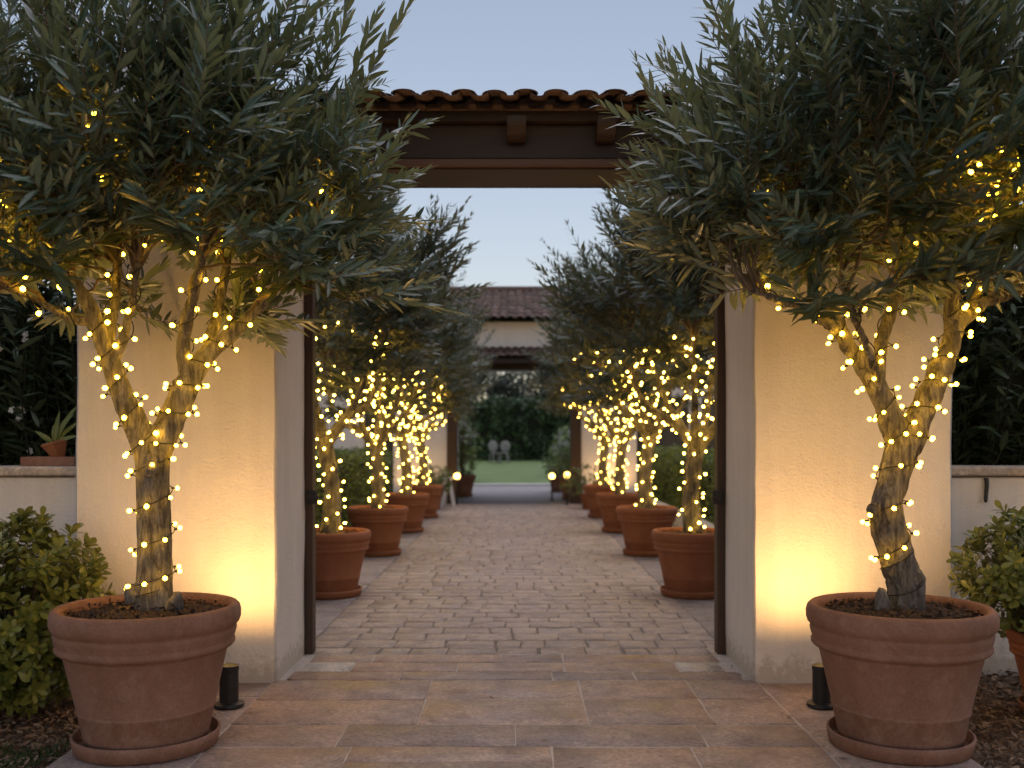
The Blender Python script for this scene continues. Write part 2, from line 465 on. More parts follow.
def stones(rects, mat, gap, h, bev, jit, rng, sub=3, z0=0.0, gapy=None):
    """bevelled slabs with uneven outlines; rects = (x0, x1, y0, y1)"""
    acc = Acc()
    for (x0, x1, y0, y1) in rects:
        gy = gapy or gap
        x0 += gap / 2; x1 -= gap / 2; y0 += gy / 2; y1 -= gy / 2
        if x1 - x0 < .03 or y1 - y0 < .03: continue
        pts = []
        nx = max(1, int((x1 - x0) / .12)) if sub > 3 else sub - 1
        ny = max(1, int((y1 - y0) / .12)) if sub > 3 else sub - 1
        cs = [(x0, y0), (x1, y0), (x1, y1), (x0, y1)]
        for k in range(4):
            a, b = np.array(cs[k]), np.array(cs[(k + 1) % 4])
            n = nx if k % 2 == 0 else ny
            for q in range(n):
                p = a + (b - a) * q / n
                pts.append(p + rng.uniform(-jit, jit, 2))
        pts = np.array(pts); c = pts.mean(0); n = len(pts)
        zt = h + rng.uniform(-.002, .002) ; tilt = rng.uniform(-.0022, .0022, 2)
        dirs = pts - c; ln = np.linalg.norm(dirs, axis=1, keepdims=True)
        ins = c + dirs * (1 - bev / ln)
        z = lambda q: zt + (q - c) @ tilt
        ring0 = np.c_[pts, np.full(n, z0 - .01)]
        ring1 = np.c_[pts, z(pts) - bev * .7]
        ring2 = np.c_[ins, z(ins)]
        ring3 = np.c_[c + dirs * .02, np.full(n, zt)]
        V = np.vstack([ring0, ring1, ring2, ring3]); j = np.arange(n); j2 = (j + 1) % n
        F = np.vstack([np.stack([r * n + j, r * n + j2, (r + 1) * n + j2, (r + 1) * n + j], -1) for r in range(3)])
        acc.add(V, F)
    return acc

rng = np.random.default_rng(3)
tag(sheet('paving_bed', -PX, PX, -.5, JAMB_Y - .004, .0182, M['mortar']), 'pale mortar between the forecourt flagstones', 'paving')
rects, pale = [], []
def row(y0, y1, x0, x1, lo, hi, split=.0):
    x = x0
    while x < x1 - .01:
        wd = rng.uniform(lo, hi); xe = x + wd
        if x1 - xe < lo * .6: xe = x1
        if rng.random() < split and y1 - y0 > .4:
            ym = y0 + (y1 - y0) * rng.uniform(.42, .6)
            rects.append((x, xe, y0, ym)); rects.append((x, xe, ym, y1))
        else: rects.append((x, xe, y0, y1))
        x = xe
JX = 1.405
# threshold between the pillars
row(6.42, 6.66, -JX + .08, JX - .08, .35, .95)
for (a, b, lst) in ((-1.33, -1.02, pale), (1.02, 1.30, pale)): lst.append((a, b, 6.17, 6.42))
row(6.17, 6.42, -1.02, 1.02, .5, .9)
row(5.95, 6.17, -JX + .04, JX - .04, .5, 1.1)
ys = [5.95, 5.02, 4.66, 4.12, 3.65, 3.3, 2.8, 2.3, 1.8, 1.2, .6, 0, -.5]
for a, b in zip(ys[1:], ys): row(a, b, -1.43, 1.43, .42, 1.0, .62 if b > 5 else .2)
for s in (-1, 1):
    y = -.5
    while y < 5.87:
        ye = min(y + rng.uniform(.5, .95), 5.88)
        if 5.88 - ye < .3: ye = 5.88
        rects.append((-PX + .0, -1.43, y, ye) if s < 0 else (1.43, PX, y, ye)); y = ye
fl = stones(rects, M['flag'], .008, .022, .004, .004, rng, sub=4, gapy=.015).build('flagstone_paving', M['flag'])
tag(fl, 'warm brown sandstone flagstones laid before the gateway', 'paving', kind='structure')
ps = stones(pale, M['pale'], .012, .024, .005, .003, rng, sub=4).build('marble_inset', M['pale'])
tag(ps, 'pale marble slabs let into the threshold corners', 'paving', kind='structure')

# courtyard
CY0, CY1 = JAMB_Y, 22.5
tag(sheet('courtyard_bed', -2.45, 2.45, CY0, CY1, .0135, M['joint']), 'dark dirt joints under the courtyard cobbles', 'paving')
rects = []; CW = 1.44; y = CY0 + .0
while y < CY1:
    d = rng.uniform(.19, .27); x = -CW; row_r = []
    while x < CW - .01:
        xe = x + rng.uniform(.16, .36)
        if CW - xe < .1: xe = CW
        rects.append((x, xe, y, min(y + d, CY1))); x = xe
    y += d
cb = stones(rects, M['cobble'], .012, .018, .006, .012, rng, sub=4, z0=-.01, gapy=.022).build('cobblestone_path', M['cobble'])
tag(cb, 'worn grey brown cobblestones down the courtyard', 'path', kind='structure')
rects = []
for (a, b) in ((-2.4, -CW), (CW, 2.4)):
    y = CY0
    while y < CY1:
        ye = min(CY1, y + rng.uniform(.55, .9))
        m = a + (b - a) * rng.uniform(.4, .6)
        rects += [(a, m, y, ye), (m, b, y, ye)]; y = ye
sb = stones(rects, M['slab'], .012, .016, .007, .005, rng, sub=4, z0=-.01).build('border_slabs', M['slab'])
tag(sb, 'smooth grey slabs edging the cobbles under the pots', 'paving', kind='structure')
tag(sheet('courtyard_ground', -9, -2.45, CY0 + .02, CY1, -.03, M['earth']), 'bare soil beside the courtyard', 'ground')
tag(sheet('courtyard_ground', 2.45, 9, CY0 + .02, CY1, -.03, M['earth']), 'bare soil beside the courtyard', 'ground')
tag(sheet('road', -14, 14, CY1, 31.7, -.008, M['road']), 'smooth grey paving beyond the far gateway', 'road')
tag(box_obj('kerb', (-14, 31.7, -.05), (14, 32.0, .06), M['kerb'], bev=.015), 'white kerb along the lawn', 'kerb', kind='structure')
tag(sheet('lawn', -30, 30, 32.0, 75, .0, M['lawn'], 40, 40, .02, .7, zf=lambda x, y: max(0, min(1, (y - 32) / 14)) * .5), 'green lawn rising to the far hedge', 'lawn')

# ------------------------------------------------------------------ roof tiles
def tile_roof(x0, x1, eave, ridge, pitch=.17, course=.34, rng=rng, segs=8, th=.011, hf=.37):
    """barrel tiles, cover and pan, from the eave (y, z) up to the ridge (y, z)"""
    acc = Acc()
    ey, ez = eave; ry, rz = ridge
    sl = math.hypot(ry - ey, rz - ez); u = np.array([0, (ry - ey) / sl, (rz - ez) / sl]); nrm = np.array([0, -u[2], u[1]])
    if nrm[2] < 0: nrm = -nrm
    nc = int(math.ceil((x1 - x0) / pitch)); nk = int(math.ceil(sl / course))
    for c in range(nc + 1):
        xc = x0 + c * pitch
        for kind in (0, 1):
            xx = xc + (pitch / 2 if kind else 0)
            if kind and c == nc: continue
            for k in range(nk):
                s0 = k * course + rng.uniform(-.012, .012); s1 = min((k + 1) * course + .05, sl + .02)
                r0 = pitch * (.42 if not kind else .30); r1 = r0 * (.84 if not kind else 1.1)
                lift0, lift1 = (.036, .020) if not kind else (.042, .026)
                a = np.linspace(0, np.pi, segs + 1)
                sg = 1 if not kind else -1
                jx = rng.uniform(-.006, .006); jz = rng.uniform(-.004, .004)
                def ring(s, r, lift):
                    p = np.array([xx + jx, ey, ez]) + u * s + nrm * (lift + jz)
                    return p + np.cos(a)[:, None] * r * np.array([1, 0, 0]) + (sg * np.sin(a))[:, None] * r * hf * nrm
                A, B, Cc, D = ring(s0, r0, lift0), ring(s1, r1, lift1), ring(s0, r0 - th, lift0), ring(s1, r1 - th, lift1)
                V = np.vstack([A, B, Cc, D]); n = segs + 1; j = np.arange(segs)
                F = np.vstack([np.stack([j, j + 1, n + j + 1, n + j], -1),
                               np.stack([2 * n + j, 2 * n + j + 1, j + 1, j], -1),
                               np.stack([3 * n + j, 3 * n + j + 1, 2 * n + j + 1, 2 * n + j], -1)])
                acc.add(V, F)
    return acc

def rough_block(name, lo, hi, mat, parent, seed=0, amp=.009, step=.09):
    """a hand plastered block: bevelled, a little uneven"""
    bm = bmesh.new(); add_box(bm, lo, hi)
    n = max(2, int(max(h - l for l, h in zip(lo, hi)) / step))
    bmesh.ops.bevel(bm, geom=bm.edges[:], offset=.014, segments=2, affect='EDGES')
    bmesh.ops.subdivide_edges(bm, edges=[e for e in bm.edges if e.calc_length() > .3], cuts=min(n, 14), use_grid_fill=True)
    for v in bm.verts:
        p = v.co * 2.2 + Vector((seed, 0, 0)); q = v.co * 6 + Vector((0, seed, 0))
        v.co += Vector((noise.noise(p), noise.noise(p + Vector((9, 0, 0))), 0)) * amp + Vector((noise.noise(q), noise.noise(q + Vector((5, 5, 0))), 0)) * amp * .4
    o = bm_obj(name, bm, mat, parent, smooth=True)
    o.modifiers.new('even_shading', 'WEIGHTED_NORMAL').weight = 90
    return o

# ------------------------------------------------------------------ near gateway
G = thing('gateway', 'near white stucco gateway with dark timber lintel and tiled roof', 'gateway', (0, WALL_Y, 0))
def ch(o):                                        # keep world coordinates under a parent that only has a location
    pr = o.parent
    o.location = (-pr.location[0], -pr.location[1], -pr.location[2]); return o
for (a, b, sd) in ((-2.59, -1.405, 1), (1.405, 2.58, 7)):
    ch(rough_block('pillar', (a, WALL_Y, -.05), (b, JAMB_Y, 3.08), M['stucco'], G, sd))
bm = bmesh.new()
add_box(bm, (-2.75, 5.88, 3.10), (2.75, 6.30, 3.36), .01)
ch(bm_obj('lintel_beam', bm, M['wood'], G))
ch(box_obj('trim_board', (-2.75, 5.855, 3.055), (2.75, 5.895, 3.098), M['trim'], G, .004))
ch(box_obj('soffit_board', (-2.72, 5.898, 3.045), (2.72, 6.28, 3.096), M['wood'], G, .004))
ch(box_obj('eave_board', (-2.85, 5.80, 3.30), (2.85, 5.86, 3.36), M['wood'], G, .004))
for k in (0, 1):
    xc = (516.5 + 90 * k - CXP) * 5.72 / 1000
    if abs(xc) > 2.7: continue
    bm = bmesh.new()
    prof = [(5.875, 3.19), (5.80, 3.185), (5.735, 3.205), (5.69, 3.255), (5.685, 3.298), (5.875, 3.298)]
    ra = [bm.verts.new((xc - .055, y, z)) for y, z in prof]; rb = [bm.verts.new((xc + .055, y, z)) for y, z in prof]
    n = len(prof)
    for q in range(n): bm.faces.new((ra[q], ra[(q + 1) % n], rb[(q + 1) % n], rb[q]))
    bm.faces.new(ra); bm.faces.new(rb[::-1])
    bmesh.ops.bevel(bm, geom=bm.edges[:], offset=.006, segments=2, affect='EDGES')
    ch(bm_obj('rafter_tail', bm, M['wood'], G))
ch(box_obj('back_lintel', (-2.75, 6.56, 3.16), (2.75, 6.80, 3.36), M['wood'], G, .01))
rt = tile_roof(-2.95, 2.95, (5.52, 3.322), (6.42, 3.59), pitch=.167); ob = ch(rt.build('roof', M['tile'], G, True))
rt = tile_roof(-2.95, 2.95, (7.25, 3.322), (6.42, 3.59), pitch=.167); ob2 = ch(rt.build('roof', M['tile'], G, True))
for s in (-1, 1):
    x0 = s * 1.425
    x0, x1 = (-1.432, -1.352) if s < 0 else (1.352, 1.44)
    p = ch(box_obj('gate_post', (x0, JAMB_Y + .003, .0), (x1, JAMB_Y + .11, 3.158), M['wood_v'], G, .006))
    lz = CAMH - (497 - HOR) * .0067
    bm = bmesh.new()
    xe = x1 if s < 0 else x0
    add_box(bm, (xe - .035, JAMB_Y - .022, lz - .045), (xe + .035, JAMB_Y + .002, lz + .045), .004)
    add_box(bm, (xe - .045 if s > 0 else xe - .02, JAMB_Y - .05, lz - .012), (xe + .02 if s > 0 else xe + .045, JAMB_Y - .022, lz + .012), .005)
    add_box(bm, (xe - .012, JAMB_Y - .045, lz - .035), (xe + .012, JAMB_Y - .023, lz + .035), .005)
    l = bm_obj('latch', bm, M['iron'], p)

# ------------------------------------------------------------------ low garden walls
LWY = 6.22
wl = thing('garden_wall', 'low white garden wall behind the bush left of the gateway', 'wall', (-4.4, LWY, 0))
ch(rough_block('wall_body', (-7.0, LWY, -.05), (-2.595, LWY + .3, 1.225), M['stucco'], wl, 3, .006, .3))
ch(box_obj('cap', (-7.0, LWY - .045, 1.228), (-2.597, LWY + .33, 1.285), M['cap'], wl, .012))
wr = thing('garden_wall', 'low white garden wall with an iron hook right of the gateway', 'wall', (4.4, LWY, 0))
ch(rough_block('wall_body', (2.585, LWY, -.05), (7.0, LWY + .3, 1.225), M['stucco'], wr, 5, .006, .3))
ch(box_obj('cap', (2.587, LWY - .045, 1.228), (7.0, LWY + .33, 1.285), M['cap'], wr, .012))
hk = smooth_path([(0, -.012, 0), (0, -.02, -.04), (-.004, -.02, -.10), (-.01, -.03, -.135), (-.022, -.05, -.14), (-.026, -.055, -.12)], 6)
a = Acc(); V, F = tube(hk + np.array([(985 - CXP) * LWY / 1000, LWY - .004, 1.215]), np.linspace(.014, .009, len(hk)), 8); a.add(V, F)
o = a.build('wall_hook', M['iron'], smooth=True); tag(o, 'black iron hook under the cap of the low wall', 'hook')

# ------------------------------------------------------------------ pots
POT = [(.0, .030), (.258, .030), (.274, .038), (.282, .075), (.3045, .182), (.3095, .187), (.3105, .193), (.3095, .199), (.3085, .204), (.362, .445), (.368, .458),
       (.388, .464), (.397, .474), (.398, .486), (.392, .496), (.394, .504), (.402, .530), (.404, .545), (.399, .553), (.402, .560), (.414, .572), (.421, .592),
       (.422, .622), (.416, .646), (.404, .658), (.390, .660), (.376, .653), (.369, .634), (.365, .59), (.36, .5)]
SAUCER = [(.0, .004), (.30, .004), (.318, .010), (.326, .05), (.330, .072), (.324, .078), (.316, .074), (.312, .035), (.29, .024), (.0, .022)]
def pot(name, loc, scale, label, group=None, mat='terra', rz=0.0, chips=600, seed=0, n=64):
    t = thing(name, label, 'pot', loc, rz, group)
    sc = lambda pr: [(r * scale, z * scale) for r, z in pr]
    bm_obj('pot_body', lathe_bm(sc(POT), n, wob=.012, seed=seed), M[mat], t, True)
    bm_obj('saucer', lathe_bm(sc(SAUCER), n, wob=.012, seed=seed + 3), M[mat], t, True)
    rng = np.random.default_rng(100 + seed)
    a = Acc()
    nr, na = 14, 40
    rr = np.linspace(.002, .366 * scale, nr); an = np.linspace(0, 2 * np.pi, na, endpoint=False)
    V = np.array([(r * math.cos(q), r * math.sin(q), .612 * scale + .028 * scale * (1 - (r / .366 / scale) ** 2) + .012 * noise.noise((r * math.cos(q) * 22, r * math.sin(q) * 22, seed))) for r in rr for q in an])
    k = np.arange(nr - 1)[:, None] * na; j = np.arange(na)[None]; j2 = (j + 1) % na
    a.add(V, np.stack([k + j, k + j2, k + na + j2, k + na + j], -1).reshape(-1, 4))
    if chips:
        q = rng.uniform(0, 2 * np.pi, chips); r = np.sqrt(rng.uniform(0, 1, chips)) * .365 * scale
        b = np.c_[r * np.cos(q), r * np.sin(q), .622 * scale + .028 * scale * (1 - (r / .366 / scale) ** 2) + rng.uniform(-.004, .01, chips)]
        d = rand_unit(rng, chips); d[:, 2] *= .45
        V, F = leaves(b, d, rand_unit(rng, chips), rng.uniform(.012, .035, chips), rng.uniform(.008, .018, chips), 0, .3, False)
        a.add(V, F, 1)
    a.build('soil', [M['soil'], M['peat']], t)
    return t

LP, RP = (-1.722, 4.68), (1.800, 4.68)
pot('terracotta_pot', (LP[0], LP[1], .02), 1.0, 'large weathered terracotta pot holding the straight olive beside the leafy bush', seed=1)
pot('terracotta_pot', (RP[0], RP[1], .02), 1.0, 'large terracotta pot holding the crooked knotty olive tree', seed=2)
ROWY = [9.24, 12.5, 15.6, 18.5]
LX, RX = -1.715, 1.645
for k, y in enumerate(ROWY):
    for s, x in ((-1, LX), (1, RX)):
        side = 'left' if s < 0 else 'right'
        where = ['nearest the gate, partly behind its post', 'second from the gate', 'third from the gate', 'farthest from the gate'][k]
        pot('terracotta_pot', (x, y, .016), .91, f'terracotta tree pot {where}, in the {side} courtyard row',
            'terracotta pots lining the courtyard', 'terra_b', seed=10 + k * 2 + s, chips=120, n=48)

# ------------------------------------------------------------------ olive trees
def limb_world(spec, cx, cy):
    """spec: (px, py, dy, radius_px) measured at the tree's own distance"""
    pts = []; rad = []
    for (px, py, dy, rp) in spec:
        Y = cy + dy; pts.append(P(px, py, Y)); rad.append(rp * .89 * Y / 1000)
    return np.array(pts), np.array(rad)

def bark_mesh(limbs, parent, voxel, seed, amp=.010):
    a = Acc()
    for pts, rad in limbs:
        sp = smooth_path(pts, 8); sr = np.interp(np.linspace(0, 1, len(sp)), np.linspace(0, 1, len(rad)), rad)
        # closed ends
        sp = np.vstack([sp[0] - (sp[1] - sp[0]) * .02, sp, sp[-1] + (sp[-1] - sp[-2]) * .02]); sr = np.r_[.0005, sr, .0005]
        V, F = tube(sp, sr, 20); a.add(V, F)
    o = a.build('trunk', M['bark'], parent, True)
    md = o.modifiers.new('fuse', 'REMESH'); md.mode = 'VOXEL'; md.voxel_size = voxel; md.use_smooth_shade = True
    dg = bpy.context.evaluated_depsgraph_get()
    me = bpy.data.meshes.new_from_object(o.evaluated_get(dg))
    o.modifiers.clear(); old = o.data; o.data = me; me.name = 'trunk'; bpy.data.meshes.remove(old)
    if not me.materials: me.materials.append(M['bark'])
    n = len(me.vertices); co = np.empty(n * 3); me.vertices.foreach_get('co', co); co = co.reshape(-1, 3)
    no = np.empty(n * 3); me.vertices.foreach_get('normal', no); no = no.reshape(-1, 3)
    for i in range(n):
        x, y, z = co[i]
        k = noise.noise((x * 13 + seed, y * 13, z * 3.2)) * 1.0 + noise.noise((x * 34, y * 34 + seed, z * 8)) * .5
        k += max(0, noise.noise((x * 7, y * 7, z * 7 + seed)) - .35) * 2.2
        k += 1.3 * (.32 - abs(noise.noise((x * 19 + seed, y * 19, z * 1.9)))) - .5 * max(0, .12 - abs(noise.noise((x * 30, y * 30 + seed, z * 3.5)))) * 8
        co[i] += no[i] * k * amp
    me.vertices.foreach_set('co', co.ravel())
    me.polygons.foreach_set('use_smooth', np.ones(len(me.polygons), dtype=bool)); me.update()
    return o

def bez(p0, p1, p2, p3, n):
    t = np.linspace(0, 1, n)[:, None]
    return (1 - t) ** 3 * p0 + 3 * (1 - t) ** 2 * t * p1 + 3 * (1 - t) * t * t * p2 + t ** 3 * p3

def crown(limbs, spec, parent, seed, mat, detail=True):
    """twigs from the limbs out to an uneven shell, each carrying leafy shoots"""
    rng = np.random.default_rng(seed)
    cen = np.array(spec['c'], float); rad = np.array(spec['r'], float)
    nodes, tans = [], []
    for pts, rd in limbs[spec.get('skip', 1):]:
        sp = smooth_path(pts, 6); T = unit(np.gradient(sp, axis=0)); k0 = int(len(sp) * .35)
        nodes += list(sp[k0:]); tans += list(T[k0:])
    nodes = np.array(nodes); tans = np.array(tans)
    a = Acc(); paths = []
    nb = spec['nb']; ga = math.pi * (3 - math.sqrt(5))
    LB, LD, LU, LL = [], [], [], []
    zmin = spec.get('zmin', -.35)
    for i in range(nb):
        zz = 1 - (1 - zmin) * (i + .5) / nb
        r = math.sqrt(max(0, 1 - zz * zz)); an = i * ga + rng.uniform(-.3, .3)
        dirv = unit(np.array([math.cos(an) * r, math.sin(an) * r, zz]) + rng.normal(size=3) * .12)
        bumpy = 1 + .16 * noise.noise(tuple(dirv * 2.1 + seed)) + rng.uniform(-.16, .05)
        shell = rng.choice([1.0, .72, .45], p=[.62, .28, .10])
        tgt = cen + dirv * rad * bumpy * shell
        if tgt[2] < spec['zlow']: tgt[2] = spec['zlow'] + rng.uniform(0, .15)
        below = nodes[:, 2] - tgt[2]
        cost = np.linalg.norm(nodes - tgt, axis=1) + np.maximum(0, below) * 1.0 + rng.uniform(0, .25, len(nodes))
        q = int(np.argmin(cost)); p0 = nodes[q]; D = np.linalg.norm(tgt - p0)
        p1 = p0 + unit(tans[q] + np.array([0, 0, .2]) + rng.normal(size=3) * .25) * D * .35
        p2 = tgt - unit(dirv + np.array([0, 0, .35 if dirv[2] > 0 else -.05])) * D * .3
        path = bez(p0, p1, p2, tgt, 10)
        path[1:-1] += rng.normal(size=(8, 3)) * .008
        r0 = min(.016, .005 + .008 * D)
        V, F = tube(path, np.linspace(r0, .003, 10), 5); a.add(V, F, 1)
        paths.append(path)
        T = unit(np.gradient(path, axis=0))
        ns = max(3, int(rng.normal(spec['ns'], 1.2)))
        for s in range(ns + 1):
            t = 1.0 if s == ns else rng.uniform(.38, 1.0)
            f = t * 9; k = min(8, int(f)); o = path[k] + (path[k + 1] - path[k]) * (f - k)
            lat = rand_unit(rng, 1)[0]; lat -= T[k] * np.dot(lat, T[k]); lat = unit(lat)
            elev = dirv[2]
            d = unit(T[k] * (1.0 if s == ns else .55) + lat * (.2 if s == ns else .68) + dirv * .40 + np.array([0, 0, .22 + .45 * max(0, elev) ]))
            if elev < .15: d[2] = max(d[2], .02); d = unit(d)
            ln = rng.uniform(*spec['sl']) * (1.1 if s == ns else 1)
            bend = np.array([0, 0, rng.uniform(-.06, .30)]) + rng.normal(size=3) * .07
            m = max(5, int(ln / spec['sp']))
            u = np.linspace(.08, 1, m)
            sp = o + d * (ln * u)[:, None] + bend * (ln * u * u)[:, None]
            st = unit(d + 2 * bend * u[:, None])
            V, F = tube(np.vstack([o, sp[::3], sp[-1:]]), np.linspace(.0034, .0012, 2 + len(sp[::3])), 4 if detail else 3); a.add(V, F, 1)
            e1 = unit(np.cross(d, np.array([0, 0, 1.0]) + rng.normal(size=3) * .35)); e2 = unit(np.cross(d, e1))
            ph = rng.uniform(-.5, .5)
            for j in range(m):
                aj = ph + (0.0 if j % 2 == 0 else rng.uniform(.2, 1.1)) + rng.uniform(-.15, .15)
                side = math.cos(aj) * e1 + math.sin(aj) * e2
                op = R(60 - 32 * u[j] + rng.uniform(-9, 9))
                size = spec['L'] * (.50 + .80 * math.sin(math.pi * min(1, .18 + .72 * u[j])) * .75) * rng.uniform(.8, 1.15) * (1.0 - .35 * max(0, u[j] - .75) / .25)
                for sg in (1, -1):
                    if rng.random() < .06: continue
                    LB.append(sp[j]); LD.append(st[j] * math.cos(op) + sg * side * math.sin(op)); LL.append(size)
                    LU.append(st[j] * .8 + np.array([0, 0, .6]) + rng.normal(size=3) * .3)
            LB.append(sp[-1]); LD.append(st[-1]); LL.append(spec['L'] * .6); LU.append(np.array([0, 0, 1.0]) + rng.normal(size=3) * .2)
    LB, LD, LU, LL = map(np.array, (LB, LD, LU, LL))
    V, F = leaves(LB, LD, LU, LL, LL * spec['wr'] * rng.uniform(.85, 1.2, len(LL)), rng.uniform(-.08, .2, len(LL)), .25, detail)
    a.add(V, F, 0, detail)
    a.build('crown', [mat, M['twig']], parent, False)
    print('crown leaves', len(LL))
    return paths

BULB_ME = {}
def bulb_mesh(r, mat, sub):
    key = (r, mat.name)
    if key not in BULB_ME:
        bm = bmesh.new(); bmesh.ops.create_icosphere(bm, subdivisions=sub, radius=r)
        for v in bm.verts:
            if v.co.z < 0: v.co.z *= 1.25
        me = bpy.data.meshes.new('bulb'); bm.to_mesh(me); bm.free(); me.materials.append(mat)
        me.polygons.foreach_set('use_smooth', np.ones(len(me.polygons), dtype=bool))
        BULB_ME[key] = me
    return BULB_ME[key]

def string_lights(label, runs, loc, r, mat, sub, seed, group=None, cap=100):
    """runs: (path, radius array, pitch, spacing, clearance, phase): the cable winds round each path"""
    rng = np.random.default_rng(seed)
    t = thing('string_lights', label, 'string lights', loc, 0, group)
    L0 = np.array(loc, float); a = Acc(); spots = []
    for (path, rad, pitch, spc, clr, ph) in runs:
        path = np.asarray(path, float)
        sl = np.r_[0, np.cumsum(np.linalg.norm(np.diff(path, axis=0), axis=1))]
        n = max(12, int(sl[-1] / pitch * 14)); s = np.linspace(0, sl[-1], n)
        pp = np.stack([np.interp(s, sl, path[:, i]) for i in range(3)], -1); rr = np.interp(s, sl, rad)
        T, N, B = frames(pp)
        an = ph + 2 * np.pi * s / pitch + .5 * np.sin(s * 9 + ph)
        c = pp + (N * np.cos(an)[:, None] + B * np.sin(an)[:, None]) * (rr + clr)[:, None]
        V, F = tube(c - L0, np.full(n, .0028), 5); a.add(V, F)
        cl = np.r_[0, np.cumsum(np.linalg.norm(np.diff(c, axis=0), axis=1))]
        q = spc * .5
        while q < cl[-1]:
            p = np.array([np.interp(q, cl, c[:, i]) for i in range(3)]); o = np.array([np.interp(q, cl, pp[:, i]) for i in range(3)])
            out = unit(p - o + rng.normal(size=3) * .012)
            spots.append((p, out)); q += spc * rng.uniform(.75, 1.3)
    spots = spots[:175]
    rest = []
    if len(spots) > cap:                               # the hundred that show largest are parts, the rest one part
        order = sorted(range(len(spots)), key=lambda k: spots[k][0][1]); rest = [spots[k] for k in order[cap:]]; spots = [spots[k] for k in order[:cap]]
    me = bulb_mesh(r, mat, sub)
    if rest:
        bm = bmesh.new()
        for p, out in rest:
            q = Vector(p + out * (.016 + r) - L0)
            rr = bmesh.ops.create_icosphere(bm, subdivisions=sub, radius=r)
            for v in rr['verts']: v.co += q
        tag(bm_obj('more_bulbs', bm, mat, t, True), kind='stuff')
        for p, out in rest:
            V, F = tube(np.array([p, p + out * .012, p + out * .018]) - L0, np.array([.005, .0055, .004]), 6); a.add(V, F)
    for p, out in spots:
        V, F = tube(np.array([p, p + out * .012, p + out * .018]) - L0, np.array([.005, .0055, .004]), 6); a.add(V, F)
        b = bpy.data.objects.new('bulb', me); b.location = Vector(p + out * (.016 + r) - L0)
        b.rotation_euler = Vector(out).to_track_quat('Z', 'Y').to_euler()
        k = rng.uniform(.8, 1.12); b.scale = (k, k, k * rng.uniform(.95, 1.15))
        link(b, t)
    a.build('cable', M['cable'], t, True)
    print(label, len(spots))
    return t

def seg_of(pts, rad, t0=0, t1=1, sub=8):
    sp = smooth_path(pts, sub); sr = np.interp(np.linspace(0, 1, len(sp)), np.linspace(0, 1, len(rad)), rad)
    a, b = int(len(sp) * t0), max(int(len(sp) * t1), int(len(sp) * t0) + 3)
    return sp[a:b], sr[a:b]

# --- the straight olive by the bush
TY = 4.72
lt = [limb_world(s, 0, TY) for s in (
    [(152, 640, 0, 25), (153, 615, 0, 23), (154, 580, .01, 20), (155, 530, .02, 18), (153, 485, .0, 17.5), (152, 455, 0, 19)],
    [(150, 458, 0, 16), (136, 425, -.03, 13.5), (120, 388, -.06, 11.5), (106, 350, -.10, 9.5), (92, 312, -.16, 7), (74, 278, -.22, 5)],
    [(155, 458, 0, 16), (176, 412, .03, 14), (190, 378, .06, 12.5), (210, 352, .10, 9.5), (236, 330, .13, 7.5), (268, 296, .18, 5.5), (300, 262, .2, 4)],
    [(188, 384, .06, 9), (184, 350, .02, 7.5), (187, 320, -.04, 6.5), (196, 285, -.12, 5), (205, 245, -.2, 3.5)],
    [(106, 352, -.10, 7), (112, 320, -.02, 6), (116, 290, .08, 5), (118, 250, .15, 3.5)],
    [(112, 364, -.08, 6), (124, 335, -.14, 5), (132, 302, -.24, 4.5), (138, 262, -.35, 3.5)],
    [(206, 356, .10, 6), (216, 318, .2, 5.5), (224, 280, .3, 4.5), (232, 235, .38, 3.2)],
    [(96, 322, -.14, 5), (70, 318, -.2, 4), (36, 300, -.3, 3), (4, 285, -.36, 2.4)],
)]
t1 = thing('olive_tree', 'big olive tree with straight smooth trunk in the pot beside the leafy bush', 'tree', (0, 0, 0))
knl = [limb_world(s, 0, TY) for s in (
    [(152, 470, -.06, 10), (151, 466, -.085, 8), (150, 464, -.095, 3)],
    [(136, 600, -.04, 11), (132, 590, -.05, 8), (131, 584, -.055, 3)],
    [(172, 612, -.03, 12), (177, 600, -.04, 7), (178, 592, -.04, 3)],
    [(186, 392, .02, 7), (179, 384, .0, 5.5), (176, 380, .0, 4.5)],
)]
bark_mesh(lt + knl, t1, .0058, 2.0, .0075)
pl = crown(lt, dict(c=(-1.82, 4.66, 2.60), r=(1.08, .86, .95), nb=165, ns=7, sl=(.28, .54), sp=.035, L=.128, wr=.195, zlow=1.86, zmin=-.62), t1, 21, M['olive'])

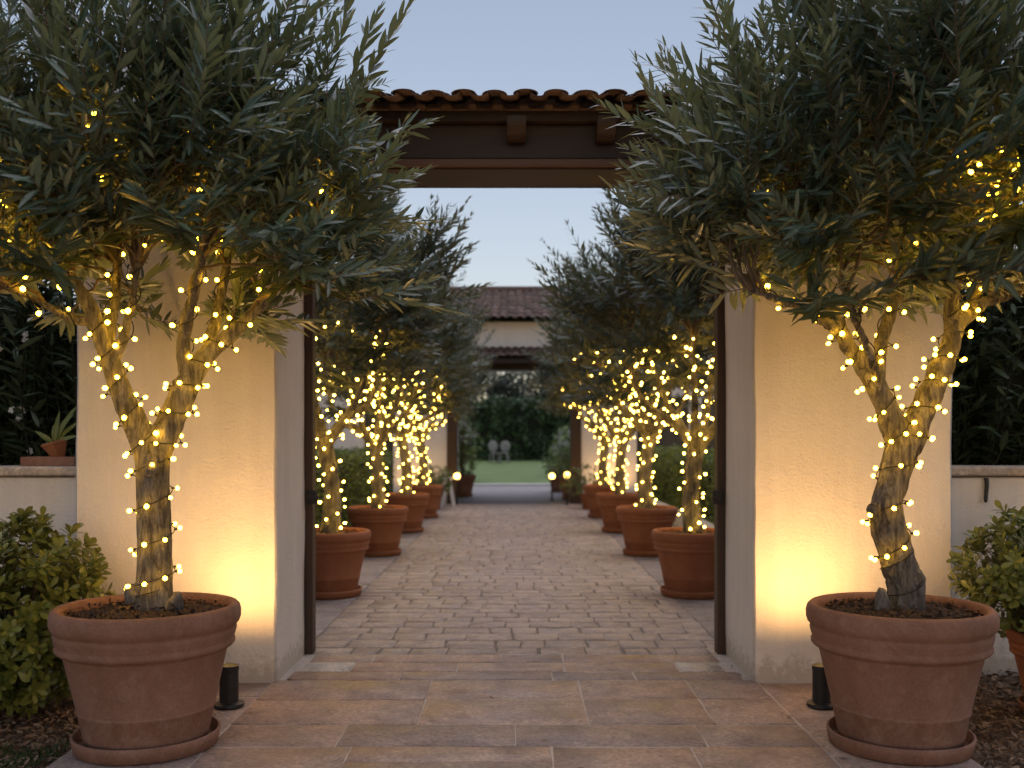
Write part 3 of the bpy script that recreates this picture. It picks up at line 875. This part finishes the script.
rt_ = [limb_world(s, 0, TY) for s in (
    [(905, 640, 0, 25), (905, 612, 0, 22), (906, 588, .0, 19), (898, 560, -.01, 19), (889, 528, -.03, 18), (887, 505, -.03, 17), (894, 478, -.01, 16), (903, 445, 0, 18)],
    [(902, 448, 0, 15), (888, 412, -.03, 12.5), (872, 380, -.05, 11), (853, 352, -.08, 9.5), (838, 328, -.1, 8), (820, 296, -.15, 6), (800, 262, -.2, 4)],
    [(905, 448, 0, 16), (921, 412, .02, 14), (937, 378, .04, 12.5), (950, 345, .07, 11), (962, 318, .1, 8.5), (990, 300, .12, 7), (1024, 288, .14, 5.5), (1060, 265, .15, 4)],
    [(876, 388, -.05, 8), (880, 352, -.02, 7.5), (889, 318, .05, 6.5), (899, 280, .12, 5.5), (906, 235, .2, 4)],
    [(950, 346, .07, 8.5), (950, 315, .0, 7.5), (958, 280, -.08, 6), (966, 240, -.18, 4.5), (972, 200, -.26, 3.2)],
    [(838, 330, -.1, 5.5), (812, 314, -.2, 4), (780, 300, -.3, 3), (752, 290, -.36, 2.2)],
    [(886, 410, -.03, 5), (868, 352, -.16, 4.2), (856, 320, -.26, 3.6), (842, 285, -.36, 3)],
    [(965, 318, .1, 5), (984, 280, .22, 4.5), (1000, 240, .34, 3.5), (1012, 205, .42, 2.8)],
)]
t2 = thing('olive_tree', 'big olive tree with crooked knotty trunk in a terracotta pot', 'tree', (0, 0, 0))
a = rt_
knots = [limb_world(s, 0, TY) for s in (
    [(880, 515, -.06, 9), (873, 510, -.08, 8), (868, 508, -.085, 4)],
    [(905, 585, -.02, 14), (917, 578, -.05, 9), (922, 575, -.055, 5)],
    [(884, 612, -.03, 10), (882, 596, -.05, 6), (880, 588, -.06, 2)],
)]
bark_mesh(rt_ + knots, t2, .0058, 8.0, .0125)
pr = crown(rt_, dict(c=(1.88, 4.66, 2.62), r=(1.10, .86, .94), nb=165, ns=7, sl=(.28, .54), sp=.035, L=.128, wr=.195, zlow=1.88, zmin=-.62), t2, 34, M['olive'])

def near_runs(limbs, paths, tr, seed, ncr):
    rng = np.random.default_rng(seed); runs = []
    p, r = seg_of(*limbs[0], *tr); runs.append((p, r, .175, .082, .013, .4))
    p, r = seg_of(*limbs[0], .06, tr[0] + .05); runs.append((p, r, .16, 9, .010, 2.0))
    p, r = seg_of(*limbs[1], .05, .8); runs.append((p, r, .14, .060, .012, 1.0))
    p, r = seg_of(*limbs[2], .05, .75); runs.append((p, r, .14, .060, .012, 2.6))
    for l in limbs[3:8]:
        p, r = seg_of(*l, .25, 1.0); runs.append((p, r, .2, .14, .014, rng.uniform(0, 6)))
    front = [k for k in range(len(paths)) if paths[k][-1][1] < TY + .1 and 1.9 < paths[k][-1][2] < 2.85]
    for k in rng.choice(front, min(ncr, len(front)), replace=False):
        p = paths[k]; runs.append((p[3:], np.full(7, .012), .25, .11, .012, rng.uniform(0, 6)))
    return runs
string_lights('warm string lights wound round the straight olive trunk beside the bush', near_runs(lt, pl, (.34, .98), 5, 30), (LP[0], LP[1], .66), .0106, M['bulb'], 2, 4)
string_lights('warm string lights wound up the crooked knotty olive tree', near_runs(rt_, pr, (.44, .98), 6, 30), (RP[0], RP[1], .66), .0106, M['bulb'], 2, 5)

# --- the trees down the courtyard
def row_tree(x, y, seed, side, k):
    rng = np.random.default_rng(seed)
    b = np.array([x, y, .5]); ln = [(.03, -.02), (-.05, .03), (.04, .05), (-.02, -.05), (.05, .0), (-.05, -.02)][seed % 6]
    fork = b + np.array([ln[0], ln[1], .92 + rng.uniform(-.06, .08)])
    mid = (b + fork) / 2 + np.array([-ln[0] * .9, rng.uniform(-.04, .04), 0])
    limbs = [(np.array([b, mid, fork]), np.array([.095, .075, .072]))]
    n = 5
    for q in range(n):
        an = 2 * math.pi * q / n + rng.uniform(-.35, .35) + seed
        d = np.array([math.cos(an), math.sin(an), 0])
        h = rng.uniform(.6, 1.0)
        p1 = fork + d * .2 + np.array([0, 0, .2]); p2 = fork + d * .48 + np.array([0, 0, .45]) + rng.normal(size=3) * .04
        p3 = fork + d * .62 + np.array([0, 0, .55 + h * .5])
        limbs.append((np.array([fork - np.array([0, 0, .05]), p1, p2, p3]), np.array([.05, .04, .028, .016])))
    where = ['nearest the gate', 'second from the gate', 'third from the gate', 'farthest from the gate'][k]
    t = thing('olive_tree', f'potted olive tree {where} in the {side} courtyard row', 'tree', (0, 0, 0), 0, 'olive trees lining the courtyard')
    bark_mesh(limbs, t, .014, seed * 3.1, .008)
    c = (x, y, 2.74 + rng.uniform(-.06, .08))
    ps = crown(limbs, dict(c=c, r=(1.08, 1.05, 1.20), nb=118, ns=7, sl=(.26, .48), sp=.036, L=.115, wr=.24, zlow=1.72, zmin=-.8), t, 300 + seed, M['olive_far'], False)
    runs = []
    p, r = seg_of(*limbs[0], .12, 1.0)
    for ph in (0, 3.1): runs.append((p, r, .40, .10, .014, ph + seed))
    for q in range(1, 6):
        p, r = seg_of(*limbs[q], .1, 1.0); runs.append((p, r, .24, .10, .014, q * 1.7))
    low = sorted(range(len(ps)), key=lambda i: ps[i][-1][2])[:26]
    for i in low[::2]: runs.append((ps[i][:9], np.full(9, .014), .4, .14, .014, i))
    string_lights(f'warm string lights on the olive {where} of the {side} courtyard row', runs, (x, y, .55), .0128, M['bulb_far'], 1, seed,
                  'string lights on the courtyard olives')
for k, y in enumerate(ROWY):
    row_tree(LX, y, 1 + k * 2, 'left', k); row_tree(RX, y, 2 + k * 2, 'right', k)

# ------------------------------------------------------------------ shrubs
def rosette_shrub(parent, cen, rad, n, per, L, W, mat, seed, detail=True, inner=.35, name='foliage', core=False, flat=None):
    rng = np.random.default_rng(seed)
    d = rand_unit(rng, n); cen = np.array(cen, float); rad = np.array(rad, float)
    bum = np.array([1 + .22 * noise.noise(tuple(v * 2.4 + seed)) for v in d])
    r = np.where(rng.random(n) < inner, rng.uniform(.45, .9, n), rng.uniform(.88, 1.08, n)) * bum
    c = cen + d * rad * r[:, None]
    if flat is not None: c[:, 2] = np.maximum(c[:, 2], flat)
    ax = unit(d * .8 + np.array([0, 0, .55]) + rng.normal(size=(n, 3)) * .3)
    a = Acc()
    B, D, U, LL = [], [], [], []
    for i in range(n):
        e1 = unit(np.cross(ax[i], rand_unit(rng, 1)[0])); e2 = np.cross(ax[i], e1)
        for j in range(per):
            an = j * 2.4 + rng.uniform(-.3, .3); lev = j / per
            sd = e1 * math.cos(an) + e2 * math.sin(an); op = R(82 - 52 * lev + rng.uniform(-12, 12))
            B.append(c[i] + ax[i] * L * .55 * lev); D.append(ax[i] * math.cos(op) + sd * math.sin(op)); U.append(ax[i]); LL.append(L * rng.uniform(.7, 1.15))
    B, D, U, LL = map(np.array, (B, D, U, LL))
    V, F = leaves(B, D, U, LL, W * LL / L * rng.uniform(.85, 1.15, len(LL)), rng.uniform(0, .25, len(LL)), .2, detail, 'obov'); a.add(V, F, 0, detail)
    base = cen - np.array([0, 0, rad[2] * 1.0])
    for i in range(0, n, 5):
        p = bez(base + rng.normal(size=3) * .03, base + np.array([0, 0, rad[2] * .5]), c[i] - ax[i] * rad[2] * .4, c[i], 7)
        V, F = tube(p, np.linspace(.008, .002, 7), 4); a.add(V, F, 1)
    return a.build(name, [mat, M['twig']], parent)

s = thing('shrub', 'rounded yellow green bush growing before the low wall left of the gateway', 'bush', (-2.52, 5.35, 0))
ch(rosette_shrub(s, (-2.70, 5.36, .50), (.46, .34, .46), 640, 9, .074, .033, M['bush'], 5, flat=.1))
s = thing('shrub', 'green bush growing in a small orange pot by the iron hook', 'bush', (2.72, 5.35, 0))
ch(rosette_shrub(s, (2.86, 5.35, .72), (.40, .34, .34), 460, 9, .068, .027, M['bush_b'], 6))
pot('terracotta_pot', (2.92, 5.32, .0), .66, 'small orange terracotta pot under the green bush at the low wall', None, 'terra_b', seed=31, chips=60)
pot('terracotta_pot', (-2.86, 5.12, .0), .40, 'little terracotta pot half out of view beside the yellow green bush', None, 'terra_b', seed=33, chips=40)

def oleander(label, x0, x1, y0, y1, h, n, seed, flowers=0):
    """upright dark canes with long leaves"""
    rng = np.random.default_rng(seed)
    t = thing('oleander_shrub', label, 'shrub', ((x0 + x1) / 2, (y0 + y1) / 2, 0))
    a = Acc(); B, D, U, LL = [], [], [], []; tips = []
    for i in range(n):
        p0 = np.array([rng.uniform(x0, x1), rng.uniform(y0, y1), 0]); hh = h * rng.uniform(.45, 1.05)
        ln = rng.normal(size=2) * .22
        p3 = p0 + np.array([ln[0], ln[1] - .08, hh]); p = bez(p0, p0 + np.array([0, 0, hh * .4]), p3 - np.array([ln[0] * .3, ln[1] * .3, hh * .3]), p3, 9)
        V, F = tube(p, np.linspace(.012, .004, 9), 4); a.add(V, F, 1); tips.append(p3)
        m = 46
        for j in range(m):
            t_ = .12 + .88 * (j + rng.random()) / m; f = t_ * 8; k = min(7, int(f)); o = p[k] + (p[k + 1] - p[k]) * (f - k)
            an = j * 2.4 + rng.uniform(-.4, .4); op = R(rng.uniform(35, 80))
            B.append(o); D.append((math.cos(an) * math.sin(op), math.sin(an) * math.sin(op), math.cos(op) - .15)); U.append((0, 0, 1.0)); LL.append(rng.uniform(.12, .24))
    B, D, U, LL = map(np.array, (B, D, U, LL)); U = U + rng.normal(size=U.shape) * .3
    V, F = leaves(B, D, U, LL, LL * .2, rng.uniform(0, .3, len(LL)), .15, True); a.add(V, F, 0, True)
    ch(a.build('foliage', [M['oleander'], M['core']], t))
    # solid dark lump added to block see-through, inner shade put into its colour
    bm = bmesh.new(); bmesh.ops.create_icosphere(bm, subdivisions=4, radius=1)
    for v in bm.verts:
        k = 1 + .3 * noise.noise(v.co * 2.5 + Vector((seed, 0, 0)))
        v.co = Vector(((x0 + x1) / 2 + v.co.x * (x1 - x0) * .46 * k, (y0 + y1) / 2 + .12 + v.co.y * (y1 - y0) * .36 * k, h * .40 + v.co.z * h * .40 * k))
    ch(bm_obj('shade_core', bm, M['core'], t))
    for i in range(flowers):
        q = np.array([rng.uniform(x0 + .1, x1), y0 - rng.uniform(.02, .15), rng.uniform(.9, h * .85)])
        for f in range(rng.integers(1, 4)):
            o = q + rng.normal(size=3) * .035; nrm = unit(np.array([rng.normal() * .4, -1, rng.normal() * .4 + .3])); e1 = unit(np.cross(nrm, (0, 0, 1.0))); e2 = np.cross(nrm, e1)
            an = np.arange(5) * 2 * np.pi / 5 + rng.uniform(0, 1)
            dd = np.cos(an)[:, None] * e1 + np.sin(an)[:, None] * e2 + nrm * .35
            V, F = leaves(np.repeat(o[None] + nrm * .001, 5, 0), dd, np.repeat(nrm[None], 5, 0), .026, .02, .2, .1, True, 'obov')
            ch(quad_obj('flower', V, F, M['petal'], t))
    return t
oleander('dark flowering shrub with small white blooms behind the left low wall', -4.6, -2.75, 6.85, 7.9, 3.0, 330, 41, 26)
oleander('dark long leaved shrub behind the low wall with the iron hook', 2.75, 4.6, 6.85, 7.9, 3.05, 330, 42, 5)

def hedge(label, lo, hi, n, L, W, mat, seed, name='hedge', detail=False, amp=.10, detail_core=True):
    rng = np.random.default_rng(seed); lo = np.array(lo, float); hi = np.array(hi, float); sz = hi - lo
    t = thing(name, label, 'hedge', ((lo[0] + hi[0]) / 2, (lo[1] + hi[1]) / 2, lo[2]))
    # points on sides and top
    ar = np.array([sz[1] * sz[2], sz[1] * sz[2], sz[0] * sz[2], sz[0] * sz[2], sz[0] * sz[1]]); f = rng.choice(5, n, p=ar / ar.sum())
    p = lo + rng.random((n, 3)) * sz
    nn = np.zeros((n, 3))
    for k, (ax, v, s) in enumerate(((0, lo[0], -1), (0, hi[0], 1), (1, lo[1], -1), (1, hi[1], 1), (2, hi[2], 1))):
        m = f == k; p[m, ax] = v; nn[m, ax] = s
    off = np.array([noise.noise(tuple(q * 1.7 + seed)) * amp + noise.noise(tuple(q * 5 + seed)) * amp * .5 for q in p]) + rng.uniform(-.12, .04, n) * min(1, amp * 8)
    p = p + nn * off[:, None]; p[:, 2] = np.maximum(p[:, 2], lo[2] + .02)
    d = unit(nn * .5 + rand_unit(rng, n) + np.array([0, 0, .35]))
    V, F = leaves(p, d, nn + rng.normal(size=(n, 3)) * .6, rng.uniform(.7, 1.25, n) * L, rng.uniform(.8, 1.2, n) * W, rng.uniform(0, .2, n), .15, detail, 'obov')
    o = quad_obj('foliage', V, F, mat, t); ch(o)
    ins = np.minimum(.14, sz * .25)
    ch(box_obj('shade_core', lo + np.array([ins[0], ins[1], 0]), hi - ins, M['core'], t, .05))  # solid box added against see-through, its dark colour stands in for shade
    return t
hedge('clipped green hedge behind the left row of potted olives', (-3.3, 8.2, 0), (-2.55, 20.5, 1.22), 26000, .055, .028, M['hedge'], 51)
hedge('clipped green hedge above the white planter wall behind the right row of olives', (2.62, 8.2, .3), (3.35, 20.5, 1.24), 22000, .055, .028, M['hedge'], 52)
o = rough_block('planter_wall', (2.45, 8.0, -.05), (2.60, 20.6, .36), M['stucco_far'], None, 6, .004, .6)
tag(o, 'low white planter wall under the right hedge', 'wall')

# ------------------------------------------------------------------ uplights
def uplight(label, x, y, tx, energy):
    t = thing('ground_uplight', label, 'spotlight', (x, y, .024))
    bm = lathe_bm([(.0, 0), (.078, 0), (.082, .006), (.080, .018), (.060, .024), (.050, .026), (.050, .19), (.053, .196), (.053, .218), (.046, .220), (.045, .19), (.0, .188)], 32)
    bm_obj('housing', bm, M['iron'], t, False)
    bm = lathe_bm([(.0, .198), (.038, .198), (.040, .194), (.0, .193)], 24)
    bm_obj('lens', bm, M['lens'], t)
    l = bpy.data.lights.new('uplight_lamp', 'SPOT'); l.energy = energy; l.color = (1.0, .54, .17); l.spot_size = R(160); l.spot_blend = 1.0; l.shadow_soft_size = .035
    lo = bpy.data.objects.new('uplight_lamp', l); link(lo, t); lo.location = (0, 0, .255)
    d = Vector((tx, .26, .965)); lo.rotation_euler = d.to_track_quat('-Z', 'Y').to_euler()
    return t
uplight('black ground spotlight lighting the pillar behind the straight olive', (229 - CXP) * 5.36 / 1000, 5.36, .0, 23.5)
uplight('black ground spotlight lighting the pillar behind the crooked olive', (822 - CXP) * 5.36 / 1000, 5.36, .0, 25)
for (pts, lb) in (([(820, 690, 5.5), (860, 700, 5.35), (915, 694, 5.5)], 'thin dark cable across the flagstones by the crooked olive pot'),):
    pp = smooth_path([(P(a, b, y)[0], y, .026) for a, b, y in pts], 8)
    a = Acc(); V, F = tube(pp, np.full(len(pp), .004), 6); a.add(V, F); tag(a.build('lamp_cable', M['cable'], smooth=True), lb, 'cable')

# ------------------------------------------------------------------ things on the left low wall
tr = thing('planter_tray', 'shallow red terracotta tray on the left low wall cap', 'tray', ((52 - CXP) * 6.35 / 1000, 6.36, 1.286))
bm = bmesh.new()
add_box(bm, (-.17, -.075, .0), (.17, .075, .014), .004)
for (lo, hi) in (((-.17, -.075, .012), (.17, -.062, .058)), ((-.17, .062, .012), (.17, .075, .058)), ((-.17, -.0618, .012), (-.157, .0618, .058)), ((.157, -.0618, .012), (.17, .0618, .058))):
    add_box(bm, lo, hi, .003)
bm_obj('tray_body', bm, M['terra'], tr)
pt = thing('small_planter', 'small tilted terracotta planter with curling dry leaves on the red tray', 'planter', ((60 - CXP) * 6.35 / 1000, 6.36, 1.303))
bm = lathe_bm([(.0, 0), (.018, 0), (.035, .03), (.078, .125), (.085, .13), (.082, .142), (.072, .136), (.03, .05), (.0, .04)], 5)
for v in bm.verts: v.co.rotate(Vector((0, 0, 1)).rotation_difference(Vector((-.25, -.1, 1))))
bm_obj('planter_body', bm, M['terra_b'], pt)
rg = np.random.default_rng(9)
B = np.repeat(np.array([[-.03, -.015, .12]]), 7, 0); D = np.array([(.35, -.1, 1), (.1, -.2, 1), (-.55, -.3, .5), (.6, 0, .9), (-.2, .2, 1), (.8, -.3, .5), (.2, .3, 1.2)])
V, F = leaves(B, D, np.array([(0, -1, .4)] * 7) + rg.normal(size=(7, 3)) * .2, np.array([.28, .2, .14, .22, .17, .15, .24]), .034, .45, .4, True)
quad_obj('dry_leaves', V, F, M['bush_b'], pt)

# ------------------------------------------------------------------ mulch litter and the grass corner
def litter(name, label, x0, x1, y0, y1, n, seed):
    rng = np.random.default_rng(seed)
    b = np.c_[rng.uniform(x0, x1, n), rng.uniform(y0, y1, n), rng.uniform(-.02, .022, n)]
    b[:, 2] += np.array([.03 * noise.noise((q[0] * 2.2, q[1] * 2.2, .3)) for q in b])
    d = rand_unit(rng, n); d[:, 2] *= .3
    up = np.array([0, 0, 1.0]) + rng.normal(size=(n, 3)) * .5
    L = rng.uniform(.012, .045, n) * np.where(rng.random(n) < .07, 1.9, 1)
    V, F = leaves(b, d, up, L, L * rng.uniform(.2, .6, n), rng.uniform(-.1, .3, n), .2, True)
    return tag(quad_obj(name, V, F, M['chip']), label, 'mulch', kind='stuff')
litter('bark_litter', 'bark chips and fallen leaves strewn over the bed left of the paving', -4.6, -2.06, 4.2, 6.2, 11000, 61)
litter('bark_litter', 'bark chips and fallen leaves strewn over the bed right of the paving', 2.06, 4.6, 4.2, 6.2, 11000, 62)
rg = np.random.default_rng(77); n = 150
y = rg.uniform(4.0, 6.6, n); sd = np.where(rg.random(n) < .5, -1, 1)
x = sd * np.where(rg.random(n) < .75, 1.38 + rg.exponential(.10, n), rg.uniform(0, 1.4, n))
x = np.where(y > 5.9, np.sign(x) * np.minimum(np.abs(x), 1.36), x)
b = np.c_[x, y, np.full(n, .0275)]; d = rand_unit(rg, n); d[:, 2] *= .06
L = np.where(rg.random(n) < .2, rg.uniform(.03, .055, n), rg.uniform(.006, .016, n))
V, F = leaves(b, d, np.array([0, 0, 1.0]) + rg.normal(size=(n, 3)) * .15, L, L * rg.uniform(.2, .5, n), rg.uniform(-.1, .1, n), .1, False)
tag(quad_obj('leaf_crumbs', V, F, M['chip']), 'crumbs of bark and dry leaves along the edges of the flagstones', 'litter', kind='stuff')
n = 9000; rng = np.random.default_rng(70)
x = rng.uniform(-3.9, -2.10, n); y = rng.uniform(3.6, 4.72, n) + .06 * np.sin(x * 9)
b = np.c_[x, y, np.full(n, -.02)]; d = rng.normal(size=(n, 3)) * .35 + np.array([0, 0, 1])
V, F = leaves(b, d, rand_unit(rng, n), rng.uniform(.035, .085, n), .006, rng.uniform(0, .5, n), .1, False)
tag(quad_obj('grass', V, F, M['grass']), 'short dark grass in the corner beside the paving', 'grass', kind='stuff')

# ------------------------------------------------------------------ far gatehouse
GY = 22.6
B2 = thing('gatehouse', 'far white gatehouse with red tiled roof and dark timber opening', 'building', (0, GY, 0))
def wall_pieces(y0, y1, cuts, zt):
    bm = bmesh.new(); xs = -9.0
    for (a, b, z0, z1) in cuts:
        add_box(bm, (xs, y0, -.05), (a, y1, zt), .0)
        if z0 > 0: add_box(bm, (a, y0, -.05), (b, y1, z0), .0)
        add_box(bm, (a, y0, z1), (b, y1, zt), .0); xs = b
    add_box(bm, (xs, y0, -.05), (9.0, y1, zt), .0)
    return bm
cuts = [(-5.9, -4.9, .9, 2.3), (-3.42, -2.75, 0, 2.3), (-1.54, 1.50, 0, 3.3), (2.75, 3.95, .0, 2.4), (4.22, 5.5, .0, 2.4)]
ch(bm_obj('wall', wall_pieces(GY, GY + .4, cuts, 4.12), M['stucco_far'], B2))
ch(bm_obj('rear_wall', wall_pieces(GY + 4.2, GY + 4.6, [(-1.54, 1.50, 0, 3.3)], 4.12), M['stucco_far'], B2))
for x in (-1.75, 1.55): ch(box_obj('passage_wall', (x, GY + .402, -.05), (x + .2, GY + 4.198, 4.1), M['stucco_far'], B2))
ch(box_obj('ceiling', (-1.549, GY + .402, 3.32), (1.549, GY + 4.198, 3.5), M['wood'], B2))
for (a, b, z0, z1) in cuts:
    if z1 > 3: continue
    ch(box_obj('door' if z0 == 0 else 'shutter', (a - .01, GY + .2, z0), (b + .01, GY + .26, z1 + .01), M['dark_glass'], B2))
for (a, b) in ((-1.538, -1.31), (1.26, 1.498)):
    ch(box_obj('gate_post', (a, GY - .06, 0), (b, GY + .3, 3.02), M['wood_v'], B2, .01))
ch(box_obj('lintel_beam', (-1.9, GY - .12, 3.03), (1.9, GY + .34, 3.30), M['wood'], B2, .01))
ch(tile_roof(-2.2, 2.2, (GY - .75, 3.26), (GY - .005, 3.52), pitch=.17, segs=4).build('porch_roof', M['tile'], B2, True))
ch(box_obj('porch_board', (-2.15, GY - .68, 3.16), (2.15, GY - .125, 3.235), M['wood'], B2, .005))
ch(tile_roof(-9.4, 9.4, (GY - .55, 4.12), (GY + 2.3, 5.15), pitch=.19, course=.38, segs=4).build('roof', M['tile'], B2, True))
ch(tile_roof(-9.4, 9.4, (GY + 5.2, 4.12), (GY + 2.3, 5.15), pitch=.19, course=.38, segs=4).build('roof', M['tile'], B2, True))
a = Acc(); V, F = tube(np.array([(-9.4, GY + 2.3, 5.17), (0, GY + 2.3, 5.18), (9.4, GY + 2.3, 5.17)]), np.array([.1, .1, .1]), 10); a.add(V, F); ch(a.build('ridge_tiles', M['tile'], B2, True))
for k in range(-9, 10, 2): ch(box_obj('rafter_tail', (k * 1.0 - .06, GY - .42, 4.0), (k * 1.0 + .06, GY - .002, 4.10), M['wood'], B2, .01))

def lantern(label, px, py, Y):
    p = P(px, py, Y); t = thing('globe_lantern', label, 'lantern', (p[0], Y, -.005), 0, 'glowing lanterns by the far gateway')
    bm = lathe_bm([(.0, 0), (.07, 0), (.07, .02), (.018, .03), (.016, p[2] - .09), (.05, p[2] - .08), (.05, p[2] - .06), (.0, p[2] - .06)], 16)
    bm_obj('post', bm, M['iron'], t)
    bm = bmesh.new(); bmesh.ops.create_icosphere(bm, subdivisions=2, radius=.075)
    for v in bm.verts: v.co.z += p[2]
    bm_obj('globe', bm, M['globe'], t, True)
lantern('glowing globe lantern near the white trestle at the far gateway', 457, 476, 22.1)
lantern('glowing globe lantern farther from the far gate post of the pair', 552, 476, 24.0)
lantern('glowing globe lantern nearer the far gate post of the pair', 567, 475, 22.1)
def far_wash(label, x, y, e):
    uplight(label, x, y, 0, e)
far_wash('small ground spotlight at the far gatehouse wall left of its opening', -2.25, 22.25, 10)
far_wash('small ground spotlight at the far gatehouse wall right of its opening', 2.2, 22.25, 18)

def potted(label_p, label_s, x, y, ps, sr, sh, mat, seed, pot_mat='terra_b', L=.07):
    pot('terracotta_pot', (x, y, .0), ps, label_p, 'small pots by the far gateway', pot_mat, seed=seed, chips=0, n=28)
    s = thing('shrub', label_s, 'plant', (x, y, ps * .6), 0, 'potted shrubs by the far gateway')
    ch(rosette_shrub(s, (x, y, ps * .6 + sh * .5), (sr, sr, sh * .55), 150, 8, L, L * .4, mat, seed, False))
potted('orange pot with a low fern green shrub, left of the path behind the olives', 'low bright green shrub in the orange pot left of the path', -1.74, 20.7, .62, .42, .48, M['bush_b'], 81)
potted('orange pot with a spreading green shrub, right of the path behind the olives', 'low spreading green shrub in the orange pot right of the path', 1.56, 20.8, .52, .55, .52, M['bush_b'], 82)
potted('dark pot at the foot of the left far gate post', 'dark tall shrub at the left far gate post', -1.36, 25.8, .85, .36, 2.1, M['bush_b'], 83, 'terra')
potted('dark pot at the foot of the right far gate post', 'dark round shrub at the right far gate post', 1.38, 24.6, .72, .38, .75, M['bush_b'], 84, 'terra')
potted('small brown pot beside the lantern pair', 'small rounded shrub beside the lantern pair', 1.22, 28.0, .7, .40, .7, M['hedge'], 85, 'terra')
# white trestle
x, y = P(448.5, 504, 21.6)[0], 21.6
t = thing('trestle', 'small white folding trestle beside the far gateway', 'trestle', (x, y, 0))
for s in (-1, 1):
    for q in (-.22, .22):
        a = Acc(); V, F = tube(np.array([(s * .12, q, 0), (s * .07, q, .28), (s * .02, q, .58)]), np.array([.03, .03, .03]), 4); a.add(V, F); a.build('leg', M['white_paint'], t)
box_obj('top_rail', (-.07, -.27, .575), (.07, .27, .64), M['white_paint'], t, .006)
box_obj('brace', (-.10, -.215, .24), (-.06, .215, .29), M['white_paint'], t, .004)

# ------------------------------------------------------------------ beyond the lawn
hedge('tall dark hedge at the end of the lawn', (-22, 46.5, .45), (22, 49.5, 3.1), 52000, .22, .13, M['hedge_far'], 91, amp=.5)
def chair(x, y, z, rz, label, mat='pale_stone'):
    t = thing('garden_chair', label, 'chair', (x, y, z), rz, 'white chairs on the lawn')
    bm = lathe_bm([(.0, .42), (.20, .42), (.22, .44), (.22, .47), (.0, .48)], 20); bm_obj('seat', bm, M[mat], t)
    bm = bmesh.new(); bmesh.ops.create_uvsphere(bm, u_segments=16, v_segments=10, radius=1)
    for v in bm.verts: v.co = Vector((v.co.x * .24, .19 + v.co.y * .035, .74 + v.co.z * .25))
    bm_obj('backrest', bm, M[mat], t, True)
    for sx in (-1, 1):
        for sy in (-1, 1):
            a = Acc(); V, F = tube(np.array([(sx * .20, sy * .18, 0), (sx * .15, sy * .14, .43)]), np.array([.028, .038]), 8); a.add(V, F); a.build('leg', M[mat], t)
for (px, rz, lb) in ((495, .5, 'white round backed garden chair, smaller looking of the two on the lawn'), (504, -.25, 'white round backed garden chair, fuller looking of the two on the lawn')):
    chair((px - CXP) * .044, 44.0, .43, rz, lb)

def far_tree(x, y, h, cr, seed, label):
    rng = np.random.default_rng(seed)
    t = thing('garden_tree', label, 'tree', (x, y, .4), 0, 'dark trees beyond the hedge')
    tr_ = smooth_path([(x, y, .4), (x + .1, y, h * .3), (x - .1, y + .1, h * .6)], 6)
    a = Acc(); V, F = tube(tr_, np.linspace(.22, .1, len(tr_)), 8); a.add(V, F)
    for k in range(6):
        an = k * 1.1 + seed; p = bez(tr_[8], tr_[8] + np.array([0, 0, .6]), np.array([x + math.cos(an) * cr * .4, y + math.sin(an) * cr * .4, h * .7]), np.array([x + math.cos(an) * cr * .75, y + math.sin(an) * cr * .75, h * .85]), 8)
        V, F = tube(p, np.linspace(.09, .03, 8), 6); a.add(V, F)
    ch(a.build('trunk', M['twig'], t))
    n = 5200; nc = 46
    cc = np.array([x, y, h * .66]) + rand_unit(rng, nc) * np.array([cr, cr, h * .33]) * (rng.random((nc, 1)) ** .4)
    p = cc[rng.integers(0, nc, n)] + rng.normal(size=(n, 3)) * cr * .17
    V, F = leaves(p, rand_unit(rng, n), rand_unit(rng, n) + np.array([0, 0, .6]), rng.uniform(.14, .28, n), .10, .1, .1, False)
    o = quad_obj('crown', V, F, M['tree_far'], t); ch(o)
desc = ['broad dark tree left behind the far hedge', 'pale loose tree seen at the left of the far gateway', 'dark round tree in the middle behind the far hedge', 'slim grey green tree right of the middle behind the hedge',
        'dark tree at the right of the far gateway opening', 'wide dark tree right behind the far hedge', 'tall tree far left beyond the hedge', 'tall tree far right beyond the hedge']
for k, (x, y, h, cr) in enumerate([(-6.2, 54, 6.6, 2.4), (-2.9, 52, 6.2, 1.8), (-.4, 57, 5.9, 1.7), (1.9, 53, 6.3, 1.7), (4.4, 55, 6.6, 2.1), (8.2, 54, 6.4, 2.5), (-11, 56, 7, 3), (13, 56, 7, 3)]):
    far_tree(x, y, h, cr, 400 + k, desc[k])
def flower_bush(label, x, y, z, r, h, seed):
    s = thing('flowering_shrub', label, 'shrub', (x, y, z))
    ch(rosette_shrub(s, (x, y, z + h * .55), (r, r, h * .55), 260, 8, .12, .05, M['hedge'], seed, False))
    rng = np.random.default_rng(seed); n = 34; d = rand_unit(rng, n); d[:, 1] = -np.abs(d[:, 1]); d[:, 2] = np.abs(d[:, 2]) * .9
    c = np.array([x, y, z + h * .55]) + d * np.array([r, r, h * .6])
    b = np.repeat(c, 14, 0) + rng.normal(size=(n * 14, 3)) * .05
    V, F = leaves(b, rand_unit(rng, n * 14), np.repeat(d, 14, 0), .06, .045, .2, .1, False, 'obov')
    ch(quad_obj('flowers', V, F, M['petal_p'], s))
flower_bush('pale flowering shrub left of the lawn beyond the far gateway', -2.0, 33.6, .05, .75, 2.0, 95)
flower_bush('pale flowering shrub right of the lawn beyond the far gateway', 2.15, 36.5, .1, .8, 1.6, 96)
